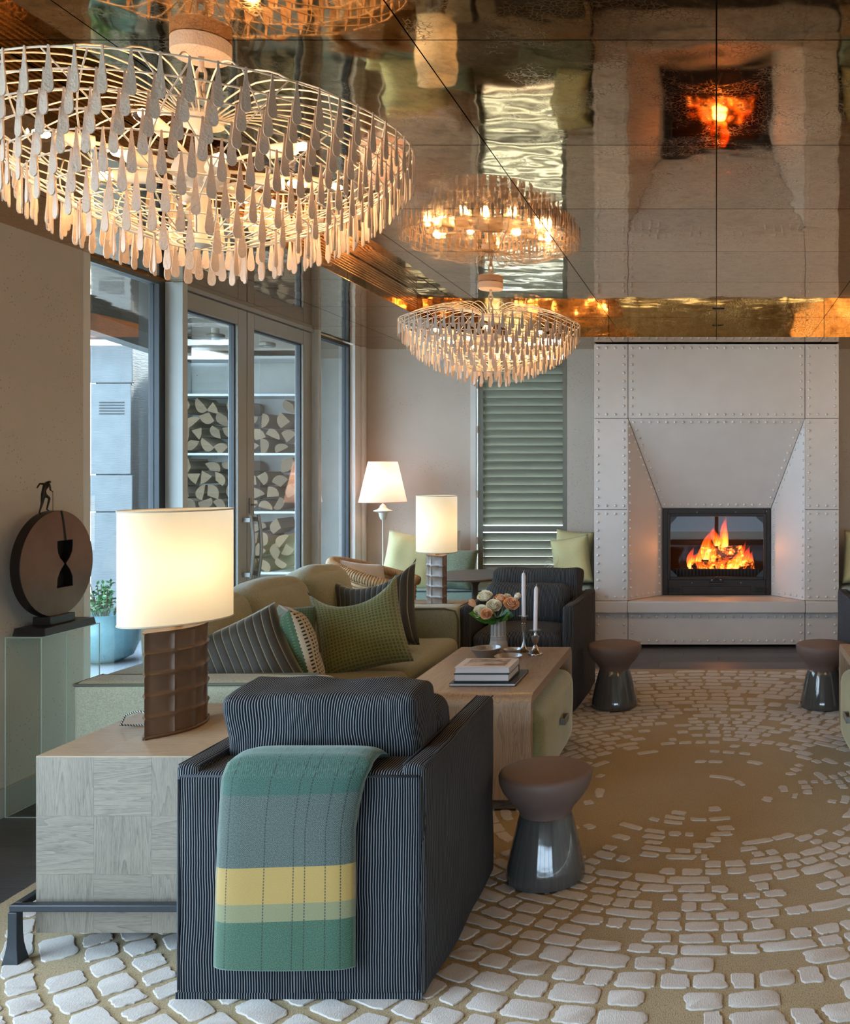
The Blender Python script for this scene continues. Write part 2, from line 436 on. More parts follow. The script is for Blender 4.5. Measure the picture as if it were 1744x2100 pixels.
em = g.n('Emission', {'Color': col, 'Strength': g.math('MULTIPLY', dens, 2.1)}).outputs[0]
M['flame'] = g.done(g.n('AddShader', {0: g.n('BsdfTransparent').outputs[0], 1: em}).outputs[0])

# ------------------------------------------------------------------ geometry helpers
def P(x, y, Y):
    """point at depth Y seen at pixel (x, y) of the 1744x2100 frame"""
    return Vector(((x - CX) / F * Y, Y, EYE - (y - CY) / F * Y))

class MB:
    def __init__(s):
        s.v = []; s.f = []; s.uv = {}; s.mi = []
    def add(s, vs, fs, uvs=None, mi=0):
        b = len(s.v)
        s.v += [tuple(v) for v in vs]
        for k, f in enumerate(fs):
            if uvs is not None: s.uv[len(s.f)] = uvs[k]
            s.f.append([b + i for i in f]); s.mi.append(mi)
        return s
    def box(s, x0, x1, y0, y1, z0, z1, mi=0):
        v = [(x0, y0, z0), (x1, y0, z0), (x1, y1, z0), (x0, y1, z0), (x0, y0, z1), (x1, y0, z1), (x1, y1, z1), (x0, y1, z1)]
        return s.add(v, [(3, 2, 1, 0), (4, 5, 6, 7), (0, 1, 5, 4), (1, 2, 6, 5), (2, 3, 7, 6), (3, 0, 4, 7)], None, mi)
    def obox(s, c, ax, ay, az, mi=0):
        c, ax, ay, az = Vector(c), Vector(ax), Vector(ay), Vector(az)
        v = [c + sx * ax + sy * ay + sz * az for sz in (-1, 1) for sx, sy in ((-1, -1), (1, -1), (1, 1), (-1, 1))]
        return s.add(v, [(3, 2, 1, 0), (4, 5, 6, 7), (0, 1, 5, 4), (1, 2, 6, 5), (2, 3, 7, 6), (3, 0, 4, 7)], None, mi)
    def prism(s, poly, d, mi=0, mi_cap=None):
        """poly: 3D points in order; extruded by vector d"""
        n = len(poly); d = Vector(d)
        a = [Vector(p) for p in poly]; b = [p + d for p in a]
        s.add(a + b, [[(i) for i in range(n)][::-1], [n + i for i in range(n)]], None, mi if mi_cap is None else mi_cap)
        base = len(s.v) - 2 * n
        for i in range(n):
            j = (i + 1) % n
            s.f.append([base + i, base + j, base + n + j, base + n + i]); s.mi.append(mi)
        return s
    def tube(s, pts, r, seg=8, closed=False, caps=True, mi=0, flatten=None):
        pts = [Vector(p) for p in pts]; n = len(pts)
        rs = r if isinstance(r, (list, tuple)) else [r] * n
        vs = []; up = None
        for i, p in enumerate(pts):
            a = pts[(i - 1) % n] if (closed or i > 0) else p
            b = pts[(i + 1) % n] if (closed or i < n - 1) else p
            t = (b - a).normalized()
            if up is None:
                up = Vector((0, 0, 1)) if abs(t.z) < 0.9 else Vector((1, 0, 0))
            x = (up - t * up.dot(t))
            if x.length < 1e-6: x = t.orthogonal()
            x.normalize(); up = x; y = t.cross(x)
            for k in range(seg):
                q = 2 * PI * k / seg
                vs.append(p + (x * math.cos(q) + y * math.sin(q)) * rs[i])
        fs = []
        m = n if closed else n - 1
        for i in range(m):
            for k in range(seg):
                a = i * seg + k; b = i * seg + (k + 1) % seg
                c = ((i + 1) % n) * seg + (k + 1) % seg; d = ((i + 1) % n) * seg + k
                fs.append((a, b, c, d))
        if caps and not closed:
            fs.append(tuple(range(seg))[::-1]); fs.append(tuple((n - 1) * seg + k for k in range(seg)))
        return s.add(vs, fs, None, mi)
    def lathe(s, prof, seg=32, c=(0, 0, 0), mi=0, sx=1.0, sy=1.0, rot=0.0):
        vs = []; fs = []; n = len(prof)
        for r, z in prof:
            for k in range(seg):
                a = 2 * PI * k / seg
                x, y = r * math.cos(a) * sx, r * math.sin(a) * sy
                vs.append((c[0] + x * math.cos(rot) - y * math.sin(rot), c[1] + x * math.sin(rot) + y * math.cos(rot), c[2] + z))
        for i in range(n - 1):
            for k in range(seg):
                k2 = (k + 1) % seg
                fs.append((i * seg + k, i * seg + k2, (i + 1) * seg + k2, (i + 1) * seg + k))
        if prof[0][0] > 1e-4: fs.append(tuple(range(seg))[::-1])
        if prof[-1][0] > 1e-4: fs.append(tuple((n - 1) * seg + k for k in range(seg)))
        return s.add(vs, fs, None, mi)
    def grid(s, fn, nu, nv, closed_u=False, uvf=None, mi=0):
        vs = [fn(i / nu, j / nv) for j in range(nv + 1) for i in range(nu + (0 if closed_u else 1))]
        w = nu if closed_u else nu + 1
        fs = []; uvs = []
        for j in range(nv):
            for i in range(nu):
                i2 = (i + 1) % w if closed_u else i + 1
                fs.append((j * w + i, j * w + i2, (j + 1) * w + i2, (j + 1) * w + i))
                if uvf: uvs.append([uvf(i / nu, j / nv), uvf((i + 1) / nu, j / nv), uvf((i + 1) / nu, (j + 1) / nv), uvf(i / nu, (j + 1) / nv)])
        return s.add(vs, fs, uvs if uvf else None, mi)
    def sphere(s, c, r, seg=12, rings=8, sx=1, sy=1, sz=1, mi=0):
        return s.grid(lambda u, v: (c[0] + r * sx * math.sin(PI * v) * math.cos(2 * PI * u), c[1] + r * sy * math.sin(PI * v) * math.sin(2 * PI * u), c[2] - r * sz * math.cos(PI * v)), seg, rings, True, None, mi)
    def mesh(s, name, mats, smooth=None, uv=None):
        me = bpy.data.meshes.new(name)
        me.from_pydata(s.v, [], s.f)
        for m in (mats if isinstance(mats, (list, tuple)) else [mats]): me.materials.append(m)
        if any(s.mi): me.polygons.foreach_set('material_index', s.mi)
        if s.uv or uv:
            L = me.uv_layers.new(name='UVMap').data
            for pi, pl in enumerate(me.polygons):
                if pi in s.uv:
                    for k, li in enumerate(pl.loop_indices): L[li].uv = s.uv[pi][k]
                else:
                    n = pl.normal; a = max(range(3), key=lambda q: abs(n[q]))
                    for li in pl.loop_indices:
                        c = me.vertices[me.loops[li].vertex_index].co
                        L[li].uv = (c.y, c.z) if a == 0 else ((c.x, c.z) if a == 1 else (c.x, c.y))
        me.update()
        if smooth:
            me.polygons.foreach_set('use_smooth', [True] * len(me.polygons))
            if smooth != True: me.set_sharp_from_angle(angle=R(smooth))
        return me
    def build(s, name, mats, parent=None, smooth=None, loc=None, rot=None, bevel=None, uv=None, kind=None, label=None):
        o = bpy.data.objects.new(name, s.mesh(name, mats, smooth, uv))
        return place(o, parent, loc, rot, bevel, kind, label)

def place(o, parent=None, loc=None, rot=None, bevel=None, kind=None, label=None):
    COL.objects.link(o)
    if parent: o.parent = parent
    if loc is not None: o.location = loc
    if rot is not None: o.rotation_euler = rot
    if bevel:
        b = o.modifiers.new('edge', 'BEVEL'); b.width = bevel[0]; b.segments = bevel[1]; b.limit_method = 'ANGLE'; b.angle_limit = R(40)
        if o.data and not any(p.use_smooth for p in o.data.polygons):
            o.data.polygons.foreach_set('use_smooth', [True] * len(o.data.polygons)); o.data.set_sharp_from_angle(angle=R(70))
    if kind: o['kind'] = kind
    if label: o['label'] = label
    return o

def tag(o, label, cat, group=None, kind=None):
    o['label'] = label; o['category'] = cat
    if group: o['group'] = group
    if kind: o['kind'] = kind
    return o

def thing(name, label, cat, loc=(0, 0, 0), rz=0.0, group=None):
    o = bpy.data.objects.new(name, None)
    COL.objects.link(o); o.location = loc; o.rotation_euler = (0, 0, rz)
    o.empty_display_size = 0.1
    return tag(o, label, cat, group)

def struct(o):
    o['kind'] = 'structure'; return o

def dup(root, loc, rz=None, label=None, group=None):
    def cp(o, par):
        c = o.copy(); COL.objects.link(c)
        if par: c.parent = par
        for ch in list(kids.get(o.name, [])): cp(ch, c)
        return c
    kids = {}
    for o in COL.objects:
        if o.parent: kids.setdefault(o.parent.name, []).append(o)
    r = cp(root, None); r.location = loc
    if rz is not None: r.rotation_euler = (r.rotation_euler[0], r.rotation_euler[1], rz)
    if label: r['label'] = label
    if group: r['group'] = group
    return r

def rline(half, r, n, k=4):
    inner = np.linspace(-half + r, half - r, n + 1)
    e = [-half + r - r * math.cos(t) * 1.0 for t in np.linspace(0, PI / 2, k + 1)][:-1]
    return np.concatenate([e, inner, [-q for q in e[::-1]]])

def softbox(w, d, h, r=0.04, n=8, bulge=(0, 0, 0), wob=0.0, freq=4.0, seed=0, taper=None):
    """puffy rounded box centred on the origin; stripes run upright in its UVs"""
    mb = MB(); half = (w / 2, d / 2, h / 2)
    L = [rline(half[a], r, n) for a in range(3)]
    def fin(p, ax):
        q = [max(-half[a] + r, min(half[a] - r, p[a])) for a in range(3)]
        dv = Vector((p[0] - q[0], p[1] - q[1], p[2] - q[2]))
        v = Vector(q) + (dv.normalized() * r if dv.length > 1e-9 else Vector((0, 0, 0)))
        t = [max(-1, min(1, p[a] / half[a])) for a in range(3)]
        for a in range(3):
            if bulge[a]:
                o1, o2 = [k for k in range(3) if k != a]
                v[a] += bulge[a] * t[a] * (1 - t[o1] ** 2) * (1 - t[o2] ** 2)
        if wob:
            nz = mnoise.noise_vector(v * freq + Vector((seed * 3.1, seed, 0)))
            v += nz * wob
        if taper: v = taper(v)
        return v
    for a in range(3):
        o1, o2 = [k for k in range(3) if k != a]
        for sgn in (-1, 1):
            A, B = L[o1], L[o2]
            vs = []; 
            for b in B:
                for q in A:
                    p = [0, 0, 0]; p[a] = sgn * half[a]; p[o1] = q; p[o2] = b
                    vs.append(fin(p, a))
            fs = []; uvs = []
            na = len(A)
            for j in range(len(B) - 1):
                for i in range(na - 1):
                    f = [j * na + i, j * na + i + 1, (j + 1) * na + i + 1, (j + 1) * na + i]
                    uvq = [(A[i], B[j]), (A[i + 1], B[j]), (A[i + 1], B[j + 1]), (A[i], B[j + 1])]
                    flip = (sgn > 0) == (a == 1)
                    if flip: f = f[::-1]; uvq = uvq[::-1]
                    fs.append(f); uvs.append(uvq)
            mb.add(vs, fs, uvs)
    return mb

def weld(o, d=0.0006):
    bm = bmesh.new(); bm.from_mesh(o.data); bmesh.ops.remove_doubles(bm, verts=bm.verts, dist=d)
    bm.to_mesh(o.data); bm.free(); return o

def pillow_mb(w, h, t, ear=0.06, n=22, sag=0.0, two=False, wob=0.008, seed=0):
    """knife-edge cushion standing in XZ, its face towards -Y"""
    mb = MB()
    for side in (-1, 1):
        def fn(u, v):
            a, b = 2 * u - 1, 2 * v - 1
            x = a * w / 2 * (1 - ear * (1 - b * b)); z = b * h / 2 * (1 - ear * (1 - a * a))
            if b > 0: z -= sag * b * b * (1 - a * a) ** 0.8
            th = (max(0, 1 - a ** 4) ** 0.6) * (max(0, 1 - b ** 4) ** 0.6) * t / 2
            nz = mnoise.noise(Vector((x * 9 + seed * 7, z * 9, side * 2))) * wob * 2 * min(1, th * 12 / t)
            return (x, side * (th + nz * 0.7), z + h / 2)
        k = len(mb.f)
        mb.grid(fn, n, n, False, lambda u, v: ((2 * u - 1) * w / 2, (2 * v - 1) * h / 2), 1 if (two and side > 0) else 0)
        if side > 0:
            for i in range(k, len(mb.f)):
                mb.f[i] = mb.f[i][::-1]; mb.uv[i] = mb.uv[i][::-1]
    return mb

def pillow(name, mats, w, h, t, loc, rot, label, cat='cushion', group=None, parent=None, **kw):
    o = pillow_mb(w, h, t, two=isinstance(mats, (list, tuple)), **kw).build(name, mats, parent, True, loc, rot)
    weld(o)
    if not parent: tag(o, label, cat, group)
    return o

# ------------------------------------------------------------------ room shell
ZS, ZT = 2.56, 2.717             # soffit and raised tray heights
XW, YF = -3.08, 8.40             # left wall face and far wall face
XS, YE = -2.065, 7.63            # edges of the tray

floor = struct(MB().box(-3.3, 3.3, -2.2, 8.6, -0.10, -0.022).build('floor', M['floor']))
rnd = random.Random(3)
y = 1.5
while y < 8.39:
    y1 = min(y + 0.19, 8.39); x = -3.08 - rnd.random() * 1.2
    while x < 3.08:
        x1 = x + rnd.choice((1.3, 1.7, 2.1))
        a, b = max(x, -3.08), min(x1, 3.08)
        hid = y > 1.7 and y1 < 6.95 and a > -2.38 and b < 2.4
        if b - a > 0.05 and not hid and (b < -1.2 or y > 6.8):
            MB().box(a + 0.001, b - 0.001, y + 0.001, y1 - 0.001, -0.0225, 0.0).build('plank', M['floor'], floor)
        x = x1
    y = y1
struct(MB().box(-14, 14, -8, 22, -0.25, -0.12).build('ground', M['ground']))

# ceiling: backing slab, tray panels, soffit panels, end fascia, linear grille
ceiling = struct(MB().box(-3.3, 3.3, -2.2, 8.6, ZT + 0.03, ZT + 0.15).build('ceiling', M['void']))
J = 0.0022
def slab(x0, x1, y0, y1, z0, z1, name='panel'):
    return MB().box(x0 + J, x1 - J, y0 + J, y1 - J, z0, z1).build(name, M['brass'], ceiling)
rows = [2.697 + 0.8748 * k for k in range(-5, 6)] + [YE]
cols = [XS, -1.728, -0.864, 0, 0.864, 1.728, -XS]
for i in range(len(rows) - 1):
    for j in range(len(cols) - 1):
        slab(cols[j], cols[j + 1], rows[i], rows[i + 1], ZT, ZT + 0.02)
srows = [-2.2] + rows[1:-1] + [YE, YF]
for sgn in (-1, 1):
    for i in range(len(srows) - 1):
        for a, b in ((-3.08, -2.62), (-2.62, XS)):
            x0, x1 = (a, b) if sgn < 0 else (-b, -a)
            slab(x0, x1, srows[i], srows[i + 1], ZS, 2.92)
for j in range(len(cols) - 1):
    if j in (1,): continue
    a = cols[j]; b = cols[j + 1]
    if j == 0: b = cols[2]
    slab(a, b, YE, YF, ZS, 2.92)
    MB().box(a + J, b - J, YE, YE + 0.02, ZS + 0.022, ZT - 0.002).build('fascia', M['brass'], ceiling)
MB().box(-0.03, 0.06, 7.20, 7.214, ZT - 0.006, ZT).build('air_slot', M['void'], ceiling)
for sgn in (-1, 1):
    x0, x1 = (XS - 0.02, XS) if sgn < 0 else (-XS, -XS + 0.02)
    for k in range(1, len(rows) - 1):
        y0, y1 = rows[k], rows[k + 1]
        MB().box(x0, x1, y0 + J, y1 - J, ZS + 0.001, ZS + 0.044).build('fascia', M['brass'], ceiling)
    MB().box(x0, x1, 6.55, YE, ZS + 0.036, ZT - 0.002).build('fascia', M['brass'], ceiling)
    MB().box(x0 + sgn * 0.05, x1 + sgn * 0.05, -2.1, 6.55, ZS + 0.03, ZT).build('grille_back', M['void'], ceiling)
    if sgn < 0:
        for k in range(7):
            z = ZS + 0.052 + k * 0.0150
            for ya, yb in ((0.4, 3.56), (3.562, 6.55)):
                MB().box(x0 - 0.002, x1, ya, yb, z, z + 0.0060).build('grille_slat', M['brass_slat'], ceiling)

# left wall: solid piece beside the camera, then the glazed stretch
def wall(name, boxes, m='plaster'):
    mb = MB()
    for b in boxes: mb.box(*b)
    return struct(mb.build(name, M[m]))
wall('wall_left', [(-3.28, XW, 2.65, 4.665, 0, 2.92), (-3.28, XW, -2.2, 2.65, 2.45, 2.92), (-3.28, XW, -2.2, 2.65, 0, 0.25),
                   (-3.28, XW, -2.2, -1.0, 0.25, 2.45), (-3.28, XW, 8.345, YF + 0.2, 0, 2.92)])
wall('wall_right', [(3.08, 3.28, -2.2, YF + 0.2, 0, 2.92)])
wall('wall_back', [(-3.28, -2.7, -2.2, -2.0, 0, 2.92), (2.7, 3.28, -2.2, -2.0, 0, 2.92), (-2.7, 2.7, -2.2, -2.0, 0.78, 2.92), (-2.7, 2.7, -2.2, -2.0, 0, 0.06)])
SX0, SX1, SZ0, SZ1 = -2.11, -1.335, 0.56, 2.505       # shutter opening
wall('wall_far', [(-3.28, SX0 - 0.06, YF, YF + 0.2, 0, 2.92), (SX1 + 0.015, -0.462, YF, YF + 0.2, 0, 2.92), (0.462, 3.28, YF, YF + 0.2, 0, 2.92), (-0.462, 0.462, YF, YF + 0.2, 1.145, 2.92), (-0.462, 0.462, YF, YF + 0.2, 0, 0.405),
                  (SX0 - 0.06, SX1 + 0.015, YF, YF + 0.2, 0, SZ0), (SX0 - 0.06, SX1 + 0.015, YF, YF + 0.2, SZ1 + 0.02, 2.92)])
struct(MB().box(XW - 0.001, XW + 0.014, 2.65, 4.64, 0, 0.125).build('baseboard_left', M['skirting'], bevel=(0.003, 2)))
struct(MB().box(XW - 0.20, XW + 0.004, 4.62, 4.672, 0, ZS).build('trim_1', M['white_trim'], bevel=(0.003, 2)))
struct(MB().box(XW - 0.085, XW + 0.006, 8.09, 8.344, 0, ZS).build('trim_2', M['white_trim'], bevel=(0.004, 2)))
struct(MB().box(XW + 0.006, XW + 0.03, 8.22, 8.27, 0, ZS).build('trim_3', M['white_trim'], bevel=(0.004, 2)))

def pane(name, par, x, y0, y1, z0, z1, m='glass'):
    return MB().box(x - 0.004, x + 0.004, y0, y1, z0, z1).build(name, M[m], par)
GX = -3.15
def fixed_window(name, y0, y1, left=0.015, right=0.06):
    w = struct(MB().box(GX - 0.03, GX + 0.03, y0, y1, 0.0, 0.05).build(name, M['alu']))
    MB().box(GX - 0.03, GX + 0.03, y0, y1, 2.535, ZS).build('head_frame', M['gasket'], w)
    MB().box(GX - 0.03, GX + 0.03, y0, y0 + left, 0.05, 2.535).build('side_frame', M['alu'], w)
    MB().box(GX - 0.03, GX + 0.03, y1 - right, y1, 0.05, 2.535).build('side_frame', M['gasket'], w)
    pane('pane', w, GX, y0 + left, y1 - right, 0.05, 2.535)
    return w
fixed_window('window_1', 4.672, 5.38)
fixed_window('window_2', 7.262, 8.09, 0.015, 0.03)
for k, (a, b) in enumerate(((5.38, 5.43), (7.215, 7.262))):
    post = struct(MB().box(GX - 0.04, -3.02, a, b, 0, ZS).build('trim_%d' % (4 + k), M['alu_light'], bevel=(0.003, 2)))
struct(MB().box(GX - 0.04, -3.055, 5.43, 7.215, 2.535, ZS).build('trim_6', M['alu']))
door = struct(MB().box(GX - 0.03, -3.06, 5.43, 7.215, 0.0, 0.02).build('door_1', M['alu']))
def leaf(y0, y1, sl, sr):
    l = MB().box(-3.135, -3.07, y0 + 0.003, y1 - 0.003, 0.022, 0.16).build('door_leaf', M['alu'], door)
    for a, b, z0, z1, n in ((y0 + 0.003, y0 + sl, 0.16, 2.53, 'stile'), (y1 - sr, y1 - 0.003, 0.16, 2.53, 'stile'), (y0 + sl, y1 - sr, 2.43, 2.53, 'rail')):
        MB().box(-3.135, -3.07, a, b, z0, z1).build(n, M['alu'], l, bevel=(0.003, 1))
    mb = MB()
    for a, b, z0, z1 in ((y0 + sl, y0 + sl + 0.012, 0.16, 2.43), (y1 - sr - 0.012, y1 - sr, 0.16, 2.43), (y0 + sl, y1 - sr, 2.418, 2.43)):
        mb.box(-3.125, -3.09, a, b, z0, z1)
    mb.build('gasket', M['gasket'], l)
    pane('pane', l, -3.105, y0 + sl, y1 - sr, 0.16, 2.43)
    return l
la = leaf(5.43, 6.215, 0.05, 0.115)
lb = leaf(6.219, 7.215, 0.095, 0.15)
# arched pull handles on both leaves, lock plate with key
for par, yy in ((la, 6.165), (lb, 6.27)):
    mb = MB()
    for z in (0.815, 1.17):
        mb.box(-3.07, -3.02, yy - 0.014, yy + 0.014, z - 0.014, z + 0.014)
    mb.tube([(-3.022 + 0.02 * math.sin(PI * t), yy, 0.79 + 0.41 * t) for t in [k / 12 for k in range(13)]], 0.011, 8)
    mb.build('pull_handle', M['steel'], par, 40)
mb = MB().box(-3.07, -3.06, 6.235, 6.262, 1.21, 1.31)
mb.tube([(-3.06, 6.25, 1.265), (-3.03, 6.25, 1.265)], 0.007, 8)
mb.box(-3.034, -3.028, 6.236, 6.264, 1.258, 1.272)
mb.build('lock_plate', M['steel'], lb, 40)

w = struct(MB().box(-3.21, -3.15, -1.0, 2.65, 0.25, 0.30).build('window_3', M['alu']))
for q in range(3):
    yy = -1.0 + 3.65 * q / 2
    MB().box(-3.21, -3.15, max(-1.0, yy - 0.03), min(2.65, yy + 0.03), 0.30, 2.45).build('mullion', M['alu'], w)
pane('pane', w, -3.18, -1.0, 2.65, 0.30, 2.45, 'clear_glass')
for k, (za, zb) in enumerate(((0.06, 0.78),)):
    w = struct(MB().box(-2.7, 2.7, -2.13, -2.07, za, za + 0.05).build('window_4', M['alu']))
    for q in range(5):
        xx = -2.7 + 5.4 * q / 4
        MB().box(max(-2.7, xx - 0.035), min(2.7, xx + 0.035), -2.13, -2.07, za + 0.05, zb).build('mullion', M['alu'], w)
    MB().box(-2.7, 2.7, -2.104, -2.096, za + 0.05, zb).build('pane', M['clear_glass'], w)

# slatted shutter in the far window
win = struct(MB().box(SX0 - 0.06, SX0 - 0.012, YF - 0.02, YF + 0.10, SZ0, SZ1 + 0.02).build('window_5', M['white_trim']))
MB().box(SX0 - 0.012, SX1 + 0.015, YF + 0.15, YF + 0.158, SZ0, SZ1 + 0.02).build('pane', M['glass'], win)
sh = struct(MB().box(SX0, SX0 + 0.045, YF + 0.005, YF + 0.085, SZ0, SZ1).build('window_6', M['shutter']))
MB().box(SX1 - 0.025, SX1 + 0.012, YF + 0.005, YF + 0.085, SZ0, SZ1).build('stile', M['shutter'], sh)
PITCH = 0.0702
ztop = EYE - (751 - CY) / F * YF
MB().box(SX0 + 0.045, SX1 - 0.025, YF + 0.008, YF + 0.038, ztop, SZ1 - 0.035).build('rail', M['shutter'], sh)
def slat(z, tilt=-45.5):
    mb = MB(); L = 0.049
    cy, cz = math.cos(R(tilt)) * L, math.sin(R(tilt)) * L
    mb.obox(((SX0 + SX1 + 0.006) / 2, YF + 0.045, z), ((SX1 - SX0 - 0.070 + 0.018) / 2, 0, 0), (0, cy, cz), (0, -0.005 * math.sin(R(tilt)), 0.005 * math.cos(R(tilt))))
    return mb.build('slat', M['shutter'], sh, bevel=(0.003, 2))
k = 0; z = ztop - PITCH / 2
while z > SZ0 + 0.03:
    if k == 20:
        MB().box(SX0 + 0.045, SX1 - 0.025, YF + 0.008, YF + 0.038, z - PITCH * 0.34, z + PITCH * 0.40).build('rail', M['shutter'], sh)
    else:
        slat(z)
    z -= PITCH; k += 1
for zz in (2.24, 1.85, 1.28, 0.87):
    MB().box(SX0 - 0.016, SX0 + 0.004, YF - 0.012, YF + 0.006, zz - 0.03, zz + 0.03).build('hinge', M['white_trim'], sh)

# ------------------------------------------------------------------ terrace outside the doors
mb = MB()
struct(MB().box(-9, -3.28, 1.5, 9.6, -0.12, -0.03).build('terrace_floor', M['terrace']))
edge = [(-3.28, 3.0, 2.58), (-3.55, 3.0, 2.58), (-4.75, 8.6, 2.58), (-4.75, 9.5, 2.58), (-3.1, 9.5, 2.58), (-3.1, 8.6, 2.58), (-3.28, 8.6, 2.58)]
tc = struct(MB().prism(edge, (0, 0, 0.12)).build('terrace_ceiling', M['brass']))
a, b = Vector((-3.55, 3.0, 0)), Vector((-4.75, 8.6, 0)); d = (b - a).normalized(); nrm = Vector((-d.y, d.x, 0))
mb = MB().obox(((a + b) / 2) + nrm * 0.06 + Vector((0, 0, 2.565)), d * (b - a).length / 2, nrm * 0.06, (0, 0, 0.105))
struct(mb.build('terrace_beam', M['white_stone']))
struct(MB().box(-7.5, -4.95, 8.15, 8.30, 2.63, 2.70).build('eaves_beam', M['brown_beam']))
struct(MB().box(-5.55, -3.28, 9.28, 9.5, -0.03, 2.75).build('terrace_wall', M['concrete']))
struct(MB().box(-3.28, -3.1, 8.6, 9.5, -0.03, 2.75).build('terrace_return_wall', M['concrete']))
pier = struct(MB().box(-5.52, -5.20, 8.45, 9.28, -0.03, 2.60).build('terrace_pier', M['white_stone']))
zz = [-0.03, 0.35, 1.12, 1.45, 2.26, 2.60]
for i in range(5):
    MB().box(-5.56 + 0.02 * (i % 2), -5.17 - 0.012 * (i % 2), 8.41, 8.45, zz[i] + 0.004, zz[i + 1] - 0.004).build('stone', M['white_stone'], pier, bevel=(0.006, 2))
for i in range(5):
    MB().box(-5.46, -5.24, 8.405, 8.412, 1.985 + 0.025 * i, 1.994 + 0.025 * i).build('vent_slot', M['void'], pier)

# firewood store: steel shelving with split logs
st = thing('firewood_rack', 'tall steel rack of four shelves holding split logs outside the glass doors', 'rack', (0, 0, -0.03))
SHZ = [0.527, 1.094, 1.637, 2.19]
for z in SHZ: MB().box(-5.12, -3.93, 8.86, 9.25, z - 0.008 + 0.03, z + 0.012 + 0.03).build('shelf', M['alu_light'], st)
for x in (-5.13, -3.92): MB().box(x - 0.01, x + 0.01, 8.88, 9.26, 0, 2.60).build('upright', M['alu_light'], st)
MB().box(-5.12, -3.93, 8.86, 9.25, 2.56, 2.585).build('top_shelf', M['alu_light'], st)
rl = random.Random(11)
ORD = 'first second third fourth fifth sixth seventh eighth ninth tenth eleventh twelfth thirteenth fourteenth fifteenth sixteenth seventeenth eighteenth nineteenth twentieth'.split()
LOGK = ['half round', 'wide wedge', 'quarter wedge', 'broad wedge', 'narrow wedge', 'rounded']
def log_mesh(kind):
    r = 0.078; pts = []
    if kind == 0: arc = [(-100, 100)]
    span = {0: 180, 1: 110, 2: 85, 3: 140, 4: 70, 5: 200}[kind]
    n = max(5, span // 18)
    for i in range(n + 1):
        a = R(-span / 2 + span * i / n)
        q = r * (1 + 0.07 * math.sin(3 * a + kind))
        pts.append((q * math.cos(a), q * math.sin(a)))
    if kind != 5: pts.append((-0.004, 0.004))
    cx = sum(p[0] for p in pts) / len(pts); cz = sum(p[1] for p in pts) / len(pts)
    mx = max(math.hypot(p[0] - cx, p[1] - cz) for p in pts)
    s_ = 0.068 / mx if kind != 5 else 0.060 / mx
    poly = [((p[0] - cx) * s_, 0, (p[1] - cz) * s_) for p in pts]
    return MB().prism(poly, (0, 0.34, 0), 1, 0).mesh('firewood_log', [M['log_end'], M['log_bark']], 40)
LM = [log_mesh(k) for k in range(6)]
lv = [(-0.03, SHZ[0], 'ground stack'), (SHZ[0], SHZ[1], 'lowest shelf'), (SHZ[1], SHZ[2], 'middle shelf'), (SHZ[2], SHZ[3], 'top log shelf')]
for z0, z1, nm in lv:
    nrow = int((z1 - z0 - 0.02) / 0.122)
    for r_ in range(nrow):
        x = -5.05 + (0.075 if r_ % 2 else 0); nth = 0
        while x < -3.98:
            if not (r_ == nrow - 1 and rl.random() < 0.35):
                lk = rl.randrange(6); o = bpy.data.objects.new('firewood_log', LM[lk])
                COL.objects.link(o)
                o.location = (x, 8.885 + rl.random() * 0.02, z0 + 0.075 + r_ * 0.121 + rl.uniform(-0.006, 0.006) + (0.0 if z0 > 0 else 0))
                o.rotation_euler = (0, rl.uniform(0, 2 * PI), 0); s_ = rl.uniform(1.12, 1.34); o.scale = (s_, 1, s_)
                tag(o, '%s log %s from the left in the %s row of the %s' % (LOGK[lk], ORD[nth], ORD[r_], nm), 'log', 'split logs in the outdoor rack'); nth += 1
            x += 0.138
# planter with shrub, seen past the sculpture
pl = thing('planter', 'round blue crackle glazed planter on the terrace behind the glass', 'planter', (-4.86, 7.55, -0.03))
MB().lathe([(0.10, 0), (0.20, 0.05), (0.25, 0.17), (0.25, 0.28), (0.225, 0.36), (0.235, 0.39), (0.215, 0.39), (0.20, 0.34)], 40).build('pot', M['planter'], pl, 50)
MB().lathe([(0.0, 0.335), (0.205, 0.335)], 24).build('soil', M['soil'], pl)
shr = thing('shrub', 'small leafy green shrub growing in the blue planter', 'shrub', (-4.86, 7.55, 0.306))
rs = random.Random(5)
tw = MB(); lf = MB()
for k in range(26):
    a = rs.random() * 6.28; rr = rs.random() * 0.17; h = rs.uniform(0.12, 0.30)
    b = Vector((rr * 0.5 * math.cos(a), rr * 0.5 * math.sin(a), 0)); t = Vector((rr * 1.3 * math.cos(a), rr * 1.3 * math.sin(a), h))
    tw.tube([b, (b + t) / 2 + Vector((0, 0, 0.02)), t], 0.004, 5)
    for q in range(18):
        c = b.lerp(t, rs.uniform(0.25, 1.05)); dd = Vector((rs.uniform(-1, 1), rs.uniform(-1, 1), rs.uniform(-0.2, 1))).normalized(); sd = dd.orthogonal().normalized() * 0.011
        lf.add([c, c + dd * 0.02 + sd, c + dd * 0.042, c + dd * 0.02 - sd], [(0, 1, 2, 3)])
tw.build('twigs', M['bark'], shr, True); lf.build('foliage', M['shrub'], shr, kind='stuff')
